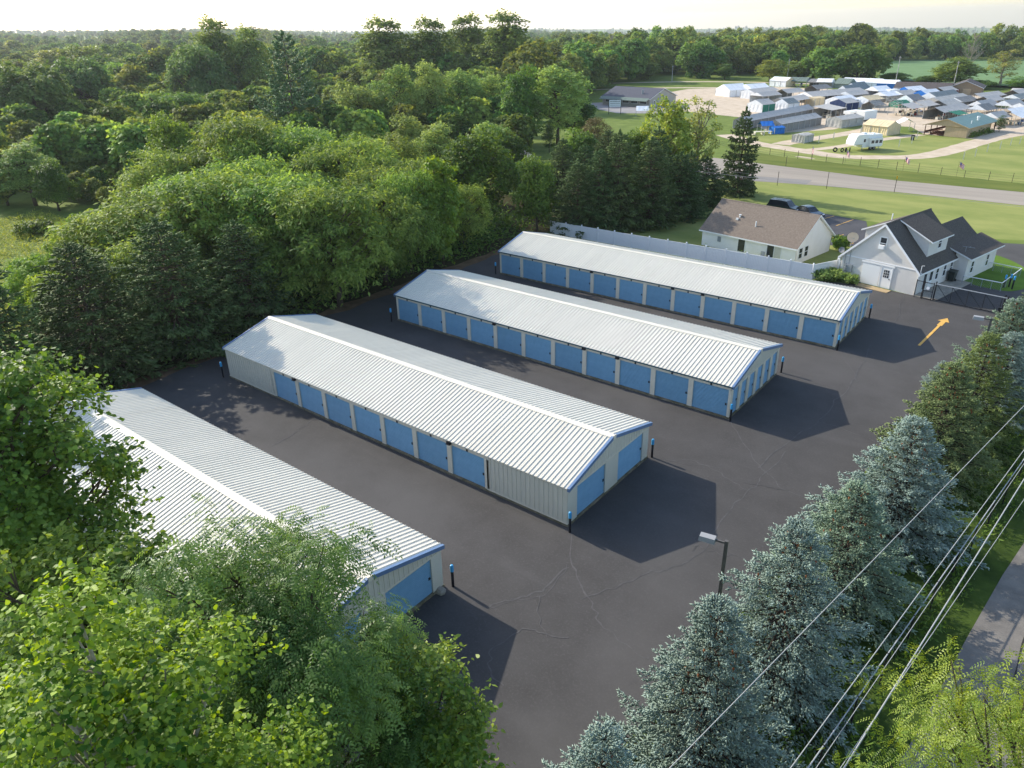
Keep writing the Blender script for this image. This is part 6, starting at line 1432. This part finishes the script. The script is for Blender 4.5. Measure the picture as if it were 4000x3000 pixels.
plant('dense', -87, 296, 4.5, 6, 'low hedge clump along the left part of the crop field edge', name='hedge'); plant('dense', -73, 290, 4, 6, 'low hedge clump between two poles at the crop field edge', name='hedge'); plant('dense', -38, 279, 5, 8, 'dark hedge clump at the right end of the crop field edge', name='hedge')

# bare dead trees
def dead_tree(label, x, y, h, seed):
    rg = random.Random(seed); b = MB(); t_ = thing('dead_tree', label, 'tree', (x, y, float(terrain(x, y))))
    b.tube([(0, 0, 0), (.2, 0, h * .5), (.1, .2, h)], [h * .016, h * .011, .04], 6); b.build('trunk', BARKP, t_)
    b = MB()
    for k in range(46):
        z = h * rg.uniform(.3, .95); a = rg.uniform(0, 6.28); L = h * .3 * (1.15 - z / h) + .5
        e = Vector((math.cos(a) * L, math.sin(a) * L, z + L * rg.uniform(.6, 1.4))); b.tube([(0.1, .1, z), e * .5 + Vector((0, 0, z * .5 - .1)), e], [h * .005, h * .0035, .03], 4, cap=False)
        for _ in range(4):
            q = e.lerp(Vector((0, 0, z)), rg.uniform(.1, .6)); b.tube([q, q + Vector((rg.uniform(-1, 1), rg.uniform(-1, 1), rg.uniform(.4, 1.6))) * L * .35], [.06, .03], 3, cap=False)
    b.build('branches', BARKP, t_)
dead_tree('bare grey dead tree standing before the far wood', -204, 268, 19, 1)
dead_tree('bare dead tree behind the crop field edge', -66, 325, 17, 2)
dead_tree('tall leaning bare tree behind the half bare one at the crop field', -42, 330, 20, 3)

# distant woods: tree instances scattered by geometry nodes over the terrain
FARM = [leaf_mat('wood_leaf', srgb(74, 104, 52), srgb(142, 162, 80), .36, .65, .38, .1), leaf_mat('far_wood_leaf', srgb(76, 104, 56), srgb(134, 154, 80), .36, .65, .34, .1)]
WOODP = []
for k in range(2):
    tm, cm = broadleaf('wood', 400 + k, 16, 6, .1, 30, 2600, 1.0, (FARM[k], BARK), 'round' if k else 'tall', .85, rmin=.24, rmax=.4)
    WOODP.append(cm)
def wood(label, pts, scl, proto_obj, seed):
    rg = np.random.default_rng(seed); pts = np.array(pts)
    z = terrain(pts[:, 0], pts[:, 1])
    me = bpy.data.meshes.new('wood'); me.vertices.add(len(pts)); me.vertices.foreach_set('co', np.stack([pts[:, 0], pts[:, 1], z], 1).astype(np.float32).ravel())
    a = me.attributes.new('scl', 'FLOAT', 'POINT'); a.data.foreach_set('value', np.asarray(scl, np.float32))
    a = me.attributes.new('rot', 'FLOAT', 'POINT'); a.data.foreach_set('value', rg.uniform(0, 6.28, len(pts)).astype(np.float32))
    o = put('woods', me)
    ng = bpy.data.node_groups.new('scatter', 'GeometryNodeTree')
    ng.interface.new_socket('Geometry', in_out='INPUT', socket_type='NodeSocketGeometry'); ng.interface.new_socket('Geometry', in_out='OUTPUT', socket_type='NodeSocketGeometry')
    gi, go_ = ng.nodes.new('NodeGroupInput'), ng.nodes.new('NodeGroupOutput')
    ip = ng.nodes.new('GeometryNodeInstanceOnPoints'); ob = ng.nodes.new('GeometryNodeObjectInfo'); ob.inputs['Object'].default_value = proto_obj; ob.inputs['As Instance'].default_value = True
    n1 = ng.nodes.new('GeometryNodeInputNamedAttribute'); n1.data_type = 'FLOAT'; n1.inputs['Name'].default_value = 'scl'
    n2 = ng.nodes.new('GeometryNodeInputNamedAttribute'); n2.data_type = 'FLOAT'; n2.inputs['Name'].default_value = 'rot'
    cx = ng.nodes.new('ShaderNodeCombineXYZ')
    ng.links.new(n2.outputs['Attribute'], cx.inputs['Z'])
    ng.links.new(gi.outputs[0], ip.inputs['Points']); ng.links.new(ob.outputs['Geometry'], ip.inputs['Instance'])
    ng.links.new(n1.outputs['Attribute'], ip.inputs['Scale']); ng.links.new(cx.outputs[0], ip.inputs['Rotation']); ng.links.new(ip.outputs[0], go_.inputs[0])
    mo = o.modifiers.new('scatter', 'NODES'); mo.node_group = ng
    return tag(o, label, kind='stuff')
protos = []
for k, (x, y, lab) in enumerate(((-330, 60, 'full crowned tree at the front of the left hand woods'), (-215, 330, 'full crowned tree at the front of the right hand woods'))):
    t_ = thing('woodland_tree', lab, 'tree', (x, y, float(terrain(x, y)))); protos.append(put('crown', WOODP[k], t_)); MB().tube([(0, 0, 0), (0, 0, 9)], [.4, .2], 6).build('trunk', BARK, t_)

def inpoly(x, y, P):
    c = False; n = len(P)
    for i in range(n):
        (x1, y1), (x2, y2) = P[i], P[(i + 1) % n]
        if (y1 > y) != (y2 > y) and x < (x2 - x1) * (y - y1) / (y2 - y1) + x1: c = not c
    return c
rg = np.random.default_rng(77); rr = random.Random(9)
A_, B_ = ([], []), ([], [])
dist = 190.0
while dist < 6600:
    st = 7.5 + max(0, dist - 300) * .018
    half = R(43)
    n = int(2 * half * dist / st)
    for i in range(n):
        a = -half + 2 * half * (i + rr.random()) / n
        d_ = dist + rr.uniform(-.5, .5) * st
        dv = D0 * math.cos(a) + S0 * math.sin(a); x, y = CAM.x + dv[0] * d_, CAM.y + dv[1] * d_
        # far edge of open land seen from here: woods begin behind the shop, the market and the crop field
        deg = math.degrees(a)
        lim = np.interp(deg, [-43, -36, -22, -10, -6, 2, 6, 12, 17, 19.5, 22, 26, 34, 43], [255, 275, 285, 270, 250, 240, 300, 405, 405, 402, 520, 590, 640, 660])
        if -30 < deg < -6 and 190 < d_ < lim and rr.random() < .0: pass
        if d_ < lim: continue
        right = deg > 2
        s_ = rr.uniform(.75, 1.2) * np.interp(deg, [-43, -20, 0, 10, 20, 43], [.78, .78, .8, .92, 1.0, 1.0])
        s_ *= rr.uniform(1.15, 1.45) if rr.random() < .14 else 1
        T_ = A_ if (right ^ (rr.random() < .25)) is False else B_
        T_[0].append((x, y)); T_[1].append(s_)
    dist += st * .95
wood('woods', A_[0], A_[1], protos[0], 1); wood('woods', B_[0], B_[1], protos[1], 2)
bpy.data.objects['woods']['label'] = 'mass of mixed woodland filling the left horizon'
bpy.data.objects['woods.001']['label'] = 'mass of paler woodland filling the right horizon'
# lower scrub filling the ground between the separate trees of the left background
sx, sy = [], []
for _ in range(330):
    a = R(rr.uniform(-43, 1)); d_ = rr.uniform(150, 285); dv = D0 * math.cos(a) + S0 * math.sin(a); x, y = CAM.x + dv[0] * d_, CAM.y + dv[1] * d_
    if inpoly(x, y, [(-150, 35), (-95, 40), (-60, 40), (-60, 110), (-110, 112), (-135, 150), (-175, 165), (-160, 200), (-300, 330), (-60, 400), (0, 100), (-60, 30)]): continue
    sx.append((x, y)); sy.append(rr.uniform(.4, .85))
wood('scrub', sx, sy, protos[0], 3); bpy.data.objects['woods.002']['label'] = 'low scrub filling the gaps between the left background trees'
sx = [(rr.uniform(-160, -100), rr.uniform(-2, 40)) for _ in range(150)]
wood('scrub', sx, [rr.uniform(.22, .42) for _ in sx], protos[0], 4); bpy.data.objects['woods.003']['label'] = 'bushy undergrowth behind the locust thicket'

# ------------------------------------------------------------------ air: even thin haze round everything
HZ = 7400
hm = bpy.data.materials.new('haze_air'); hm.use_nodes = True
hn = hm.node_tree; hn.nodes.remove(hn.nodes['Principled BSDF'])
pv_ = hn.nodes.new('ShaderNodeVolumePrincipled'); pv_.inputs['Color'].default_value = (.86, .92, 1, 1); pv_.inputs['Density'].default_value = .00009; pv_.inputs['Anisotropy'].default_value = .35
hn.links.new(pv_.outputs[0], hn.nodes['Material Output'].inputs['Volume'])
zmin = float(gz.min()) - 1.0
hz = MB().box(CAM.x - HZ, CAM.x + HZ, CAM.y - HZ, CAM.y + HZ, zmin, 60.0).build('haze', hm)
tag(hz, kind='stuff')
